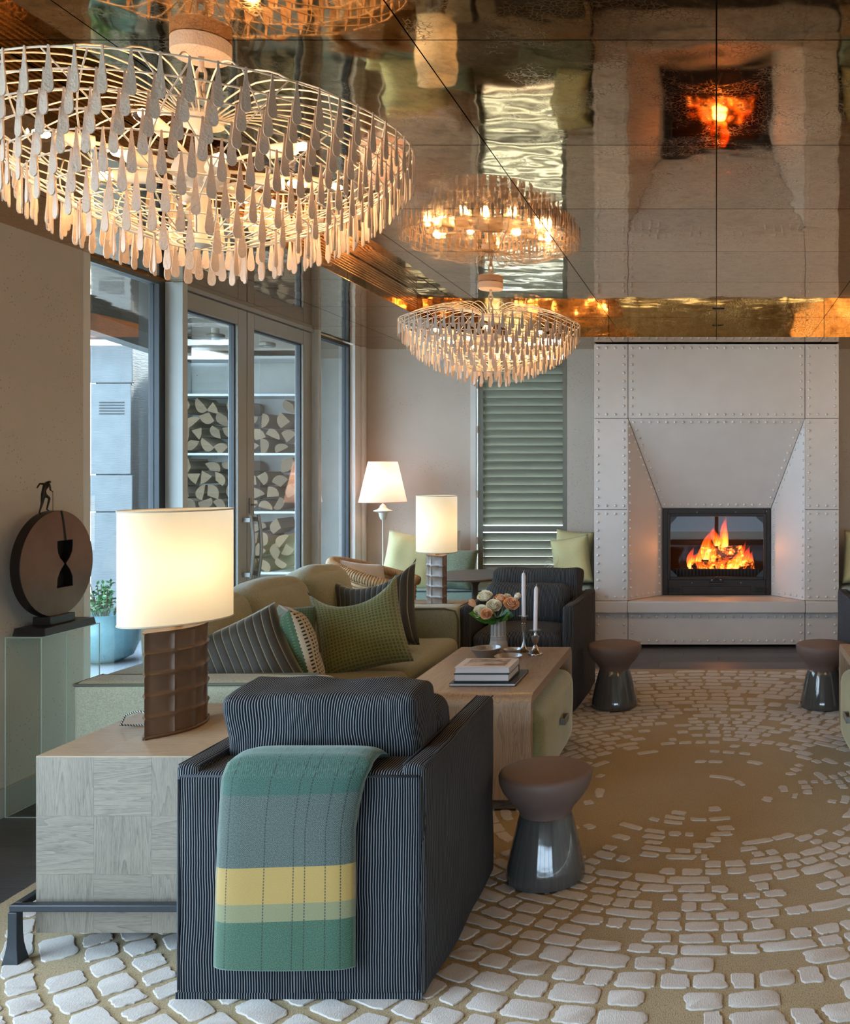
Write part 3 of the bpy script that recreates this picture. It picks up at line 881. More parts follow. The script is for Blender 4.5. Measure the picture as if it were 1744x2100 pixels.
# terrace downlights
for k, (px, py, Y) in enumerate(((442, 682, 7.72), (548, 703, 8.25))):
    X = (px - CX) / F * Y
    t = thing('ceiling_spotlight', ('small chrome spotlight under the terrace ceiling seen through the left door leaf', 'flat chrome ring light under the terrace ceiling seen through the right door leaf')[k], 'spotlight', (X, Y, 2.58))
    MB().lathe([(0.07, 0), (0.07, -0.012), (0.055, -0.02), (0.05, -0.02), (0.0, -0.006)], 24).build('rim', M['steel'], t, 40)
    MB().lathe([(0.03, -0.004), (0.03, -0.06 if k == 0 else -0.02), (0.0, -0.06 if k == 0 else -0.02)], 16).build('lens', M['alu_light'], t, 40)

# ------------------------------------------------------------------ riveted fireplace
FY = 8.0
fp = thing('fireplace', 'tall pale fireplace clad in riveted enamelled panels around a burning stove', 'fireplace', (0, 0, 0))
mb = MB()
mb.box(-1.028, -0.47, FY + 0.362, YF, 0.03, 2.552); mb.box(0.475, 1.028, FY + 0.362, YF, 0.03, 2.552); mb.box(-0.47, 0.475, FY + 0.362, YF, 1.152, 2.552); mb.box(-0.47, 0.475, FY + 0.362, YF, 0.03, 0.394); mb.box(-1.028, -0.76, FY + 0.014, FY + 0.36, 0.39, 2.552); mb.box(0.76, 1.028, FY + 0.014, FY + 0.36, 0.39, 2.552)
mb.box(-0.75, 0.75, FY + 0.014, FY + 0.36, 1.95, 2.552); mb.box(-1.028, 1.028, FY + 0.014, FY + 0.36, 0.03, 0.30)
mb.build('carcass', M['joint'], fp)
RIV = None
def rivets(pts, nrm, parent):
    mb = MB(); nrm = Vector(nrm).normalized(); u = nrm.orthogonal().normalized(); v = nrm.cross(u)
    for p in pts:
        p = Vector(p); vs = []; N = 8
        for r_, h in ((0.0122, 0.0), (0.0105, 0.0075), (0.0055, 0.0118)):
            for k in range(N):
                a = 2 * PI * k / N
                vs.append(p + (u * math.cos(a) + v * math.sin(a)) * r_ + nrm * h)
        fs = [(i * N + k, i * N + (k + 1) % N, (i + 1) * N + (k + 1) % N, (i + 1) * N + k) for i in range(2) for k in range(N)] + [tuple(2 * N + k for k in range(N))]
        mb.add(vs, fs)
    mb.build('rivets', M['rivet'], parent, True, kind='stuff')
def panel(poly, nrm, edges, name='panel', gap=0.0028, inset=0.034, step=0.071, th=0.012):
    """poly: corner points; edges: indices of the sides that carry rivets"""
    nrm = Vector(nrm).normalized(); pts = [Vector(p) for p in poly]; n = len(pts)
    c = sum(pts, Vector()) / n
    def off(d):
        out = []
        for i in range(n):
            e1 = (pts[i] - pts[i - 1]).normalized(); e2 = (pts[(i + 1) % n] - pts[i]).normalized()
            n1 = nrm.cross(e1); n2 = nrm.cross(e2)
            if n1.dot(c - pts[i]) < 0: n1 = -n1
            if n2.dot(c - pts[i]) < 0: n2 = -n2
            b = (n1 + n2); out.append(pts[i] + b * (d / max(0.25, 1 + n1.dot(n2))))
        return out
    q = off(gap)
    o = MB().prism(q, -nrm * th).build(name, M['panel'], fp)
    ip = off(inset); R_ = []
    for i in edges:
        a, b = ip[i], ip[(i + 1) % n]; L = (b - a).length; k = max(1, round(L / step))
        for j in range(k + 1):
            p = a.lerp(b, j / k)
            if all((p - w).length > 0.03 for w in R_): R_.append(p)
    if R_: rivets(R_, nrm, o)
    return o
XA, XB, XR = 1.032, 0.745, 0.48
ZTOP, Z1, Z2, ZM = 2.553, 1.927, 1.158, 0.392
fr = (0, -1, 0)
for s in (-1, 1):
    x0, x1 = (-XA, -XB) if s < 0 else (XB, XA)
    for a, b, e in ((Z1, ZTOP, (0, 1, 2, 3)), (Z2, Z1, (0, 1, 3)), (ZM, Z2, (0, 1, 2, 3))):
        panel([(x0, FY, a), (x1, FY, a), (x1, FY, b), (x0, FY, b)], fr, e)
panel([(-XB, FY, Z1), (XB, FY, Z1), (XB, FY, ZTOP), (-XB, FY, ZTOP)], fr, (0, 1, 2, 3))
RY = FY + 0.35
hn = Vector((0, -(Z1 - Z2), -0.35 * 1.0)).normalized()
hood = [(-XR, RY, Z2), (XR, RY, Z2), (XB, FY, Z1), (-XB, FY, Z1)]
panel(hood, hn, (0, 1, 2, 3), 'hood_panel')
for s in (-1, 1):
    pl_ = [(s * XB, FY, ZM), (s * XR, RY, ZM), (s * XR, RY, Z2), (s * XB, FY, Z1)]
    nn = Vector((-s * (RY - FY), -(XB - XR), 0))
    panel(pl_, nn, (0, 1, 2, 3), 'splay_panel')
# shelf in three lengths, base panels below
for a, b in ((-1.045, -XB), (-XB, XB), (XB, 1.045)):
    MB().box(a + 0.0015, b - 0.0015, FY - 0.055, FY + 0.36 if abs(a) < 1 and abs(b) < 1 else FY + 0.02, 0.297, ZM).build('hearth_shelf', M['panel'], fp, bevel=(0.006, 2))
for a, b in ((-XA, -XB), (-XB, XB), (XB, XA)):
    panel([(a, FY, 0.022), (b, FY, 0.022), (b, FY, 0.292), (a, FY, 0.292)], fr, (0, 1, 2, 3), 'base_panel')
# cast iron stove insert
x0, x1, z0, z1 = -0.468, 0.472, 0.396, 1.150
mb = MB(); fY = RY - 0.004
def ring(mb, a0, a1, b0, b1, t, y0, y1):
    mb.box(a0, a0 + t, y0, y1, b0, b1); mb.box(a1 - t, a1, y0, y1, b0, b1); mb.box(a0 + t, a1 - t, y0, y1, b1 - t, b1); mb.box(a0 + t, a1 - t, y0, y1, b0, b0 + t)
gx0, gx1, gz0, gz1 = -0.425, 0.432, 0.535, 1.105
mb.box(x0, gx0, fY, fY + 0.05, z0, z1); mb.box(gx1, x1, fY, fY + 0.05, z0, z1); mb.box(gx0, gx1, fY, fY + 0.05, gz1, z1); mb.box(gx0, gx1, fY, fY + 0.05, z0, gz0)
ins = mb.build('stove_insert', M['stove'], fp, bevel=(0.004, 2))
mb = MB(); ring(mb, gx0 - 0.006, gx1 + 0.006, gz0 - 0.006, gz1 + 0.006, 0.026, fY - 0.014, fY + 0.02)
mb.build('door_frame', M['stove'], ins, bevel=(0.004, 2))
MB().box(gx0 + 0.02, gx1 - 0.02, fY - 0.004, fY + 0.002, gz0 + 0.02, gz1 - 0.02).build('glass_pane', M['fire_glass'], ins)
mb = MB(); cy1 = fY + 0.42
mb.box(gx0 - 0.02, gx1 + 0.02, cy1, cy1 + 0.02, gz0 - 0.02, gz1 + 0.03); mb.box(gx0 - 0.032, gx0 - 0.006, fY + 0.05, cy1, gz0 - 0.02, gz1 + 0.03); mb.box(gx1 + 0.004, gx1 + 0.026, fY + 0.05, cy1, gz0 - 0.02, gz1 + 0.03)
mb.box(gx0 - 0.02, gx1 + 0.02, fY + 0.05, cy1, gz1 + 0.01, gz1 + 0.03); mb.box(gx0 - 0.02, gx1 + 0.02, fY + 0.05, cy1, gz0 - 0.02, gz0 + 0.045)
mb.box(gx0 + 0.02, gx1 - 0.02, fY + 0.045, fY + 0.06, gz0, gz0 + 0.085)
mb.build('firebox_lining', M['soot'], ins)
mb = MB()
for k in range(26): mb.box(gx0 + 0.04 + k * 0.030, gx0 + 0.05 + k * 0.030, fY + 0.038, fY + 0.045, gz0 + 0.02, gz0 + 0.08)
mb.build('log_guard_ribs', M['stove'], ins, kind='stuff')
MB().box(-0.30, 0.30, fY - 0.010, fY, 0.408, 0.472).build('ash_drawer', M['stove'], ins, bevel=(0.003, 2))
mb = MB()
for xx in list(np.arange(-0.43, -0.32, 0.045)) + list(np.arange(-0.19, -0.01, 0.045)) + list(np.arange(0.05, 0.24, 0.045)) + list(np.arange(0.35, 0.45, 0.04)):
    for j, zz_ in enumerate((0.424, 0.440, 0.456)):
        q = xx + (0.012 if j == 1 else 0)
        mb.box(q - 0.015, q + 0.015, fY - 0.012, fY - 0.0095 if abs(xx) < 0.3 else fY + 0.001, zz_ - 0.0035, zz_ + 0.0035)
for xx in np.arange(-0.34, 0.36, 0.021):
    if abs(xx) > 0.07: mb.box(xx - 0.004, xx + 0.004, fY - 0.002, fY, 0.494, 0.503)
for xx in np.arange(-0.19, 0.25, 0.018): mb.box(xx - 0.004, xx + 0.004, fY - 0.002, fY, 1.121, 1.126)
mb.build('vent_holes', M['void'], ins, kind='stuff')
mb = MB().box(-0.065, 0.065, fY - 0.04, fY - 0.014, 0.492, 0.508)
mb.obox((-0.03, fY - 0.028, 0.535), (0.018, 0, 0.022), (0, 0.010, 0), (-0.006, 0, 0.006)); mb.obox((0.03, fY - 0.028, 0.535), (0.018, 0, -0.022), (0, 0.010, 0), (0.006, 0, 0.006))
mb.build('door_catch', M['stove'], ins, bevel=(0.003, 2))
mb = MB()
for xx, zz_ in ((-0.04, 0.53), (0.037, 0.532), (-0.215, 0.503), (0.215, 0.503), (-0.17, 1.122), (0.17, 1.122), (0.44, 1.13)):
    mb.sphere((xx, fY - (0.04 if abs(xx) < 0.05 else 0.003), zz_), 0.007, 10, 6)
mb.build('bolt_heads', M['steel'], ins, True, kind='stuff')
for a, b in (((gx0 + 0.02, gz0 + 0.02), (1, 1)), ((gx1 - 0.02, gz0 + 0.02), (-1, 1)), ((gx0 + 0.02, gz1 - 0.02), (1, -1)), ((gx1 - 0.02, gz1 - 0.02), (-1, -1))):
    MB().prism([(a[0], fY - 0.008, a[1]), (a[0] + b[0] * 0.06, fY - 0.008, a[1]), (a[0] + b[0] * 0.06, fY - 0.008, a[1] + b[1] * 0.008), (a[0] + b[0] * 0.008, fY - 0.008, a[1] + b[1] * 0.06), (a[0], fY - 0.008, a[1] + b[1] * 0.06)], (0, 0.004, 0)).build('glass_clip', M['iron'], ins)
# burning logs, embers, flames
hz = gz0 + 0.046
def burn_log(a, b, r, lab, m='ember'):
    a, b = Vector(a), Vector(b); n = 9
    pts = [a.lerp(b, i / n) + mnoise.noise_vector(Vector((i * 1.7, r * 90, 0))) * 0.006 for i in range(n + 1)]
    o = MB().tube(pts, [r * (1 + 0.12 * mnoise.noise(Vector((i * 2.1, r * 40, 3)))) for i in range(n + 1)], 10).build('burning_log', M[m], None, 50)
    tag(o, lab, 'log')
burn_log((-0.22, fY + 0.17, hz + 0.048), (0.10, fY + 0.15, hz + 0.046), 0.045, 'charred glowing log lying left across the stove bed')
burn_log((0.02, fY + 0.27, hz + 0.055), (0.33, fY + 0.20, hz + 0.05), 0.05, 'glowing log lying right across the stove bed')
burn_log((-0.14, fY + 0.32, hz + 0.15), (0.24, fY + 0.30, hz + 0.17), 0.055, 'thick dark log resting on top at the back of the fire')
mb = MB(); re_ = random.Random(2)
for k in range(60):
    a = re_.uniform(-0.28, 0.36); yy = fY + re_.uniform(0.07, 0.30); r_ = re_.uniform(0.010, 0.022)
    mb.sphere((a, yy, hz + r_ * 0.6), r_, 6, 4, 1.3, 1, 0.8)
tag(mb.build('embers', M['ember'], None), 'bed of glowing embers under the burning logs', 'embers', kind='stuff')
def flame(base, h, w, lean, seed):
    ph = seed * 1.7
    def fn(u, v):
        a = 2 * PI * u
        r_ = w * (math.sin(PI * min(1, v * 0.86 + 0.14)) ** 0.9) * (1 - v) ** 0.35 * (1 + 0.22 * math.sin(3 * a + ph + 5 * v))
        cx_ = lean * v * v * h + 0.18 * w * math.sin(6 * v + ph) * v
        return (base[0] + cx_ + r_ * math.cos(a), base[1] + 0.5 * r_ * math.sin(a), base[2] + h * v)
    return MB().grid(fn, 16, 16, True, lambda u, v: (u, v))
FL = [((-0.16, 0.20, 0.06), 0.20, 0.04, 0.3), ((0.09, 0.30, 0.19), 0.22, 0.035, -0.1), ((0.20, 0.20, 0.04), 0.20, 0.04, 0.3), ((-0.24, 0.2, 0.04), 0.12, 0.05, 0.8), ((0.06, 0.10, 0.01), 0.07, 0.07, 1.4), ((0.13, 0.10, 0.01), 0.08, 0.07, 1.4), ((-0.235, 0.14, 0.03), 0.17, 0.045, 0.15), ((-0.20, 0.15, 0.04), 0.13, 0.035, 0.5), ((-0.10, 0.24, 0.10), 0.26, 0.06, 0.25), ((-0.04, 0.22, 0.06), 0.22, 0.05, -0.1),
      ((0.07, 0.29, 0.19), 0.27, 0.050, 0.05), ((0.045, 0.27, 0.17), 0.19, 0.045, 0.2), ((0.03, 0.12, 0.02), 0.11, 0.06, 0.8), ((0.10, 0.13, 0.02), 0.13, 0.06, 0.9), ((0.17, 0.14, 0.03), 0.17, 0.055, 0.5),
      ((0.24, 0.17, 0.05), 0.16, 0.05, 0.4), ((0.30, 0.18, 0.06), 0.11, 0.035, 0.2), ((-0.06, 0.12, 0.02), 0.09, 0.06, 0.6), ((-0.15, 0.12, 0.02), 0.10, 0.045, -0.2), ((0.0, 0.31, 0.22), 0.15, 0.06, -0.2)]
FL.sort(key=lambda q: q[0][0])
for k, (b, h, w, l) in enumerate(FL):
    o = flame((b[0], fY + b[1], hz + b[2]), h * 1.2, w * 0.85, l, k).build('flame', M['flame'], None, True)
    tag(o, '%s orange flame tongue from the left in the stove fire' % ORD[k], 'flame', 'flames in the stove')
point('firelight', (0.03, fY + 0.10, hz + 0.19), 3.0, (1.0, 0.33, 0.07), 0.06)

# ------------------------------------------------------------------ chandeliers
def drop_mesh():
    L, w = 0.108, 0.0105; pts = []
    prof = [(0.0, 0.0022), (0.15, 0.0030), (0.35, 0.0055), (0.6, 0.0088), (0.82, 0.0114), (0.92, 0.0106), (0.98, 0.0066), (1.0, 0.0)]
    left = [(-r, -t * L) for t, r in prof]; right = [(r, -t * L) for t, r in prof[:-1]][::-1]
    poly = [(x, 0.0, z) for x, z in left + right]
    return MB().prism([(x, -0.0016, z) for x, _, z in poly], (0, 0.0032, 0)).mesh('plaster_drop', M['chand'])
def chandelier(loc, label):
    t = thing('chandelier', label, 'chandelier', loc, 0, None)     # origin on the ceiling, z down
    D = ZT - 2.448                                                # rim below the tray
    MB().lathe([(0.0, -0.045), (0.074, -0.045), (0.079, -0.041), (0.079, -0.002), (0.077, 0.0)], 48).build('canopy', M['chand'], t, 40)
    st_ = MB()
    st_.tube([(0, 0, -0.04), (0, 0, -0.085)], 0.008, 8)
    for k in range(3):
        c = -0.098 - k * 0.036; ang = PI / 2 * (k % 2)
        st_.tube([(0.013 * math.cos(q) * math.cos(ang), 0.013 * math.cos(q) * math.sin(ang), c + 0.024 * math.sin(q)) for q in [2 * PI * j / 14 for j in range(14)]], 0.005, 6, True)
    st_.build('chain', M['chand'], t, True)
    zb = -D - 0.31
    MB().lathe([(0.0, -D + 0.065), (0.055, -D + 0.06), (0.06, -D + 0.03), (0.018, -D + 0.015), (0.014, -D - 0.06), (0.065, -D - 0.07), (0.075, -D - 0.10), (0.07, -D - 0.135), (0.02, -D - 0.15), (0.016, zb + 0.02), (0.03, zb + 0.0), (0.0, zb - 0.012)], 24).build('hub', M['chand_rod'], t, 40)
    rings = []; n = 10
    cnt = [62, 58, 54, 50, 45, 40, 34, 28, 21, 12]
    for i in range(n):
        q = i / (n - 1)
        q = q ** 0.93
        r_ = 0.575 * (1 - 0.34 * q - 0.46 * q ** 3); z = -D - 0.300 * q
        rings.append((r_, z, cnt[i]))
    for r_, z, c in rings + [(0.06, rings[-1][1] - 0.004, 0)]:
        MB().tube([(r_ * math.cos(2 * PI * k / 72), r_ * math.sin(2 * PI * k / 72), z) for k in range(72)], 0.0025, 5, True).build('ring', M['chand_rod'], t, True)
    # leaning ribs crossing down the bowl, and arched spokes to the hub
    for k in range(34):
        for tw, nm in ((0.22, 'rib'),):
            a0 = 2 * PI * k / 34; mb = MB(); pts = []
            for i, (r_, z, c) in enumerate(rings):
                a = a0 + tw * i / (n - 1) * (1 if k % 2 else -1) * 2
                pts.append(((r_ - 0.004) * math.cos(a), (r_ - 0.004) * math.sin(a), z))
            mb.tube(pts, 0.0022, 5).build(nm, M['chand_rod'], t, True)
    for k in range(30):
        a = 2 * PI * (k + 0.5) / 30; pts = []
        for i in range(9):
            q = i / 8; r_ = 0.055 + 0.52 * q
            z = -D + 0.05 * (1 - q) + 0.085 * math.sin(PI * q) ** 0.8 * (1 - 0.35 * q)
            pts.append((r_ * math.cos(a), r_ * math.sin(a), z if i < 8 else -D))
        MB().tube(pts, 0.0024, 5).build('spoke', M['chand_rod'], t, True)
    # arms with lit bulbs
    for k in range(12):
        a = 2 * PI * (k + 0.3) / 12; up = k % 2
        r0, r1 = 0.05, (0.34 if up else 0.22); z = -D - (0.075 if up else 0.125)
        dx, dy = math.cos(a), math.sin(a)
        arm = MB().tube([(r0 * dx, r0 * dy, z - 0.015), (r1 * 0.6 * dx, r1 * 0.6 * dy, z), (r1 * dx, r1 * dy, z)], 0.0055, 8)
        arm.tube([((r1 - 0.085) * dx, (r1 - 0.085) * dy, z), (r1 * dx, r1 * dy, z)], 0.019, 12)
        am = arm.build('lamp_arm', M['chand_rod'], t, 40)
        pts = [((r1 + q) * dx, (r1 + q) * dy, z) for q in (0, 0.012, 0.03, 0.05, 0.062, 0.066)]
        MB().tube(pts, [0.011, 0.016, 0.024, 0.024, 0.014, 0.002], 12).build('bulb', M['bulb_glass'], am, True)
        pts = [((r1 + q) * dx, (r1 + q) * dy, z) for q in (0.012, 0.02, 0.04, 0.052)]
        MB().tube(pts, [0.004, 0.011, 0.012, 0.004], 8).build('filament', M['bulb'], am, True)
        if k % 2 == 0 or True:
            point('bulb_light', ((r1 + 0.085) * dx, (r1 + 0.085) * dy, z - 0.004), 0.62, WARM, 0.025, t)
    me = drop_mesh(); first = []
    for i, (r_, z, c) in enumerate(rings):
        for k in range(c):
            if sum(1 for _ in first) >= 300 and False: break
            a = 2 * PI * (k + (0.5 if i % 2 else 0)) / c
            first.append((r_ + 0.003, a, z))
    keep = sorted(first, key=lambda q: -q[2])
    rc = random.Random(4); rest = MB()
    for idx, (r_, a, z) in enumerate(keep):
        rz = a + PI / 2 + rc.uniform(-0.16, 0.16)
        if idx < 298:
            o = bpy.data.objects.new('plaster_drop', me); COL.objects.link(o); o.parent = t
            o.location = (r_ * math.cos(a), r_ * math.sin(a), z + 0.003); o.rotation_euler = (0, 0, rz)
        else:
            m4 = Matrix.Translation((r_ * math.cos(a), r_ * math.sin(a), z + 0.003)) @ Matrix.Rotation(rz, 4, 'Z')
            rest.add([m4 @ v.co for v in me.vertices], [tuple(p_.vertices) for p_ in me.polygons])
    if rest.v: rest.build('lowest_drops', M['chand'], t, kind='stuff')
    # cluster hanging from the bottom
    return t
chandelier((-1.467, 2.706, ZT), 'white plaster drop chandelier with lit bulbs hanging nearest, above the sofa end')
chandelier((-1.475, 6.21, ZT), 'white plaster drop chandelier with lit bulbs hanging farther off, before the shutters')

# ------------------------------------------------------------------ rug with raised wool tufts
rug = MB().box(-2.46, 2.46, 1.2, 7.09, 0.0, 0.008).build('rug', M['rug'])
tag(rug, 'large ochre rug with raised off white wool patches under the seating', 'rug')
rr_ = random.Random(21)
RC = (-0.06, 4.42)
def snap(v, s): return round(v / s) * s
def tuft_poly(r0, r1, a0, a1):
    g_ = rr_.uniform(0.0075, 0.0125); pts = []
    ga = g_ / ((r0 + r1) / 2)
    c = [(r0 + g_, a0 + ga), (r0 + g_, a1 - ga), (r1 - g_, a1 - ga), (r1 - g_, a0 + ga)]
    c = [(q[0] + rr_.uniform(-1, 1) * 0.06 * (r1 - r0), q[1] + rr_.uniform(-1, 1) * 0.06 * (a1 - a0)) for q in c]
    for i in range(4):
        p, q = c[i], c[(i + 1) % 4]
        for k in range(10):
            t = k / 10
            r_ = p[0] + (q[0] - p[0]) * t; a = p[1] + (q[1] - p[1]) * t
            if k == 0:                                        # soften corners
                cr, ca = sum(w[0] for w in c) / 4, sum(w[1] for w in c) / 4
                r_ += (cr - r_) * 0.13; a += (ca - a) * 0.13
            x = RC[0] + r_ * math.sin(a); y = RC[1] - r_ * math.cos(a)
            pts.append((snap(x, 0.0085) + rr_.uniform(-1, 1) * 0.0014, snap(y, 0.0065) + rr_.uniform(-1, 1) * 0.0012))
    out = []
    for q in pts:
        if not out or (abs(q[0] - out[-1][0]) + abs(q[1] - out[-1][1])) > 0.004: out.append(q)
    n = len(out)
    for _ in range(1):
        out = [(0.16 * out[i - 1][0] + 0.68 * out[i][0] + 0.16 * out[(i + 1) % n][0], 0.16 * out[i - 1][1] + 0.68 * out[i][1] + 0.16 * out[(i + 1) % n][1]) for i in range(n)]
    return out
polys = []
r0 = 0.12
while r0 < 3.6:
    size = max(0.062, min(0.034 * r0 + 0.042, 0.108)) * rr_.choice((0.85, 0.95, 1.0, 1.1))
    r1 = r0 + size * 0.92
    N = max(6, round(2 * PI * r0 / (max(0.062, min(0.034 * r0 + 0.042, 0.108)) * 1.08)))
    k = 0; ph = rr_.uniform(0, 1)
    while k < N:
        w = min(rr_.choice((0.8, 0.9, 1.0, 1.0, 1.1, 1.25, 1.5, 1.9)), N - k)
        if N - k - w < 0.6: w = N - k
        a0, a1 = 2 * PI * (k + ph) / N, 2 * PI * (k + ph + w) / N; am = (a0 + a1) / 2; rm = (r0 + r1) / 2
        k += w
        x = RC[0] + rm * math.sin(am); y = RC[1] - rm * math.cos(am)
        if not (-2.36 < x < 2.36 and 1.95 < y < 7.0): continue
        nz = mnoise.noise(Vector((x * 2.3, y * 2.3, 4.2)))
        d = 0.05 + 0.85 * max(0, min(1, (rm - 0.30) / 0.85)) + 0.6 * nz * min(1, rm / 0.4)
        if rm > 1.3: d = max(d, 0.86)
        if rr_.random() > d: continue
        p = tuft_poly(r0, r1, a0, a1)
        if len(p) > 5: polys.append((p, x, y, (r1 - r0) * rm * (a1 - a0)))
    r0 = r1
def tuft_add(mb, p):
    cx_ = sum(q[0] for q in p) / len(p); cy_ = sum(q[1] for q in p) / len(p); n = len(p)
    area = sum(p[i][0] * p[(i + 1) % n][1] - p[(i + 1) % n][0] * p[i][1] for i in range(n))
    if area < 0: p = p[::-1]
    lo = [(q[0], q[1], 0.0075) for q in p]; mid = [(q[0], q[1], 0.0105) for q in p]
    hi = [(cx_ + (q[0] - cx_) * 0.93, cy_ + (q[1] - cy_) * 0.965, 0.0125) for q in p]
    fs = [(i, (i + 1) % n, n + (i + 1) % n, n + i) for i in range(n)] + [(n + i, n + (i + 1) % n, 2 * n + (i + 1) % n, 2 * n + i) for i in range(n)] + [tuple(2 * n + i for i in range(n))]
    mb.add(lo + mid + hi, fs)
def vis(q):
    p, x, y, a = q
    px = CX + F * x / y; py = CY + F * EYE / y
    if not (0 < px < 1744 and py < 2100): return 0
    if -1.55 < x < -0.82 and 2.6 < y < 3.6: return 0
    if -2.1 < x < -1.5 and 2.9 < y < 3.6: return 0
    if x < -1.5 and y > 3.5: return 0
    return a / y ** 3
polys.sort(key=vis, reverse=True)
rest = MB()
for i, q in enumerate(polys):
    if i < 298:
        mb = MB(); tuft_add(mb, q[0]); mb.build('tuft', M['tuft'], rug, 32)
    else: tuft_add(rest, q[0])
rest.build('tufts', M['tuft'], rug, 32, kind='stuff')

# ------------------------------------------------------------------ armchairs
def armchair(loc, rz, label):
    t = thing('armchair', label, 'armchair', loc, rz)      # front towards +Y locally, 0.70 wide, 0.86 deep
    def flare(v):
        v.z = max(v.z, v.z); return v
    o = softbox(0.698, 0.19, 0.637, 0.022, 14, (0, 0.006, 0), 0.006, 6, 1).build('back', M['denim'], t, True, (0, -0.335, 0.3205)); weld(o)
    for s in (-1, 1):
        def lean(v, s=s):
            v.x += s * 0.006 * math.sin((v.y + 0.4) * 5) ; return v
        o = softbox(0.07, 0.855, 0.655, 0.020, 14, (0.004, 0, 0), 0.006, 5, 3 + s, lean).build('arm', M['denim'], t, True, (s * 0.318, 0.0, 0.3295)); weld(o)
    o = softbox(0.566, 0.665, 0.36, 0.03, 10, (0, 0, 0), 0.004, 5, 6).build('seat_base', M['denim'], t, True, (0, 0.09, 0.20)); weld(o)
    o = softbox(0.56, 0.66, 0.12, 0.05, 10, (0, 0.012, 0.03), 0.005, 5, 7).build('seat_cushion', M['denim'], t, True, (0, 0.10, 0.435)); weld(o)
    o = softbox(0.578, 0.20, 0.375, 0.026, 16, (0.004, 0.014, 0.002), 0.014, 8, 8).build('back_cushion', M['denim'], t, True, (-0.005, -0.165, 0.640), (R(5), 0, 0)); weld(o)
    o = softbox(0.54, 0.15, 0.27, 0.05, 12, (0, 0.03, 0.0), 0.012, 6, 9).build('lumbar_cushion', M['denim'], t, True, (0.02, 0.02, 0.615), (R(12), 0, 0)); weld(o)
    mb = MB()
    for s in (-1, 1):
        for dx in (-0.034, 0.034):
            mb.tube([(s * 0.318 + dx * 0.85, -0.41, 0.655), (s * 0.318 + dx * 0.85, 0.41, 0.655)], 0.0030, 6)
        mb.tube([(s * 0.338, -0.430, 0.62), (s * 0.338, -0.430, 0.03)], 0.003, 6)
    mb.tube([(-0.33, -0.428, 0.628), (0.33, -0.428, 0.628)], 0.0035, 6)
    mb.build('piping', M['piping_dark'], t, True)
    mb = MB()
    mb.box(-0.012, 0.012, -0.4335, -0.428, 0.004, 0.10)
    mb.box(-0.346, 0.346, -0.4325, -0.428, 0.004, 0.022)
    mb.build('hem', M['denim'], t, uv=True)
    return t
ac1 = armchair((-1.173, 3.099, 0.009), 0, 'navy striped slipcovered armchair seen from behind with a green throw on its back')
dup(ac1, (-1.205, 6.20, 0.009), PI + R(-1.5), 'striped slipcovered armchair facing the camera left of the fireplace')
dup(ac1, (1.205, 6.20, 0.009), PI + R(1.5), 'striped slipcovered armchair cut by the frame right of the fireplace')

# wool throw folded over the near chair back
Yb = 2.654
def path(s):                       # s: arc metres from inside edge, over the top, down the back
    pts = [(2.83, 0.642), (2.79, 0.668), (2.735, 0.678), (2.68, 0.672), (2.652, 0.640), (2.645, 0.55), (2.642, 0.3), (2.640, 0.118)]
    d = 0
    for (a, b) in zip(pts, pts[1:]):
        L = math.hypot(a[0] - b[0], a[1] - b[1])
        if s <= d + L: 
            t = (s - d) / L; return (a[0] + (b[0] - a[0]) * t, a[1] + (b[1] - a[1]) * t)
        d += L
    return pts[-1]
TL = 0.775
def throw_fn(off):
    def fn(u, v):
        y, z = path(v * TL)
        k = max(0, min(1, v))
        xl = -1.378 - 0.020 * min(1, max(0, (0.70 - z) / 0.55)) ** 0.8; xr = -0.968 - 0.034 * min(1, max(0, (0.66 - z) / 0.16)) ** 0.7
        x = xl + (xr - xl) * u
        nz = mnoise.noise(Vector((x * 5, z * 4, 2))) * 0.008
        edge_ = 0.010 * (1 - (2 * u - 1) ** 8) * (1 - max(0, (v - 0.97) / 0.03) ** 2)
        top = 1 if z > 0.655 else 0
        return (x, y - (0 if top else off * edge_ + nz * 0.5), z + (off * edge_ if top else 0))
    return fn
mb = MB()
uvf = lambda u, v: (u * 0.37, path(v * TL)[1] + 0.006 * (u - 0.5) * -2.0)
mb.grid(throw_fn(2.2), 30, 70, False, uvf)
k0 = len(mb.f)
mb.grid(throw_fn(0.0), 30, 70, False, uvf)
for i in range(k0, len(mb.f)): mb.f[i] = mb.f[i][::-1]; mb.uv[i] = mb.uv[i][::-1]
o = mb.build('throw_blanket', M['throw'], None, True); weld(o, 0.0015)
tag(o, 'green wool throw with a yellow band folded over the near armchair back', 'blanket')

# ------------------------------------------------------------------ sofa
so = thing('sofa', 'long sage green sofa with pale piping facing the aisle', 'sofa', (-2.05, 4.84, 0.009))
SF = M['sofa']
o = softbox(0.96, 1.90, 0.36, 0.03, 10, (0, 0, 0), 0.003, 5, 1).build('base', SF, so, True, (0, 0, 0.19)); weld(o)
for s in (-1, 1):
    o = softbox(0.98, 0.19, 0.65, 0.035, 12, (0, 0.006, 0.004), 0.004, 5, 2 + s).build('arm', SF, so, True, (0, s * 1.01, 0.325)); weld(o)
    mb = MB()
    for q in (-0.09, 0.09):
        mb.tube([(-0.475, s * 1.01 + q, 0.640), (0.40, s * 1.01 + q, 0.646), (0.465, s * 1.01 + q, 0.630), (0.484, s * 1.01 + q, 0.58), (0.487, s * 1.01 + q, 0.02)], 0.006, 6)
    mb.tube([(-0.48, s * 1.01 - 0.09, 0.642), (-0.48, s * 1.01 + 0.09, 0.642)], 0.006, 6)
    mb.build('piping', M['piping_pale'], so, True)
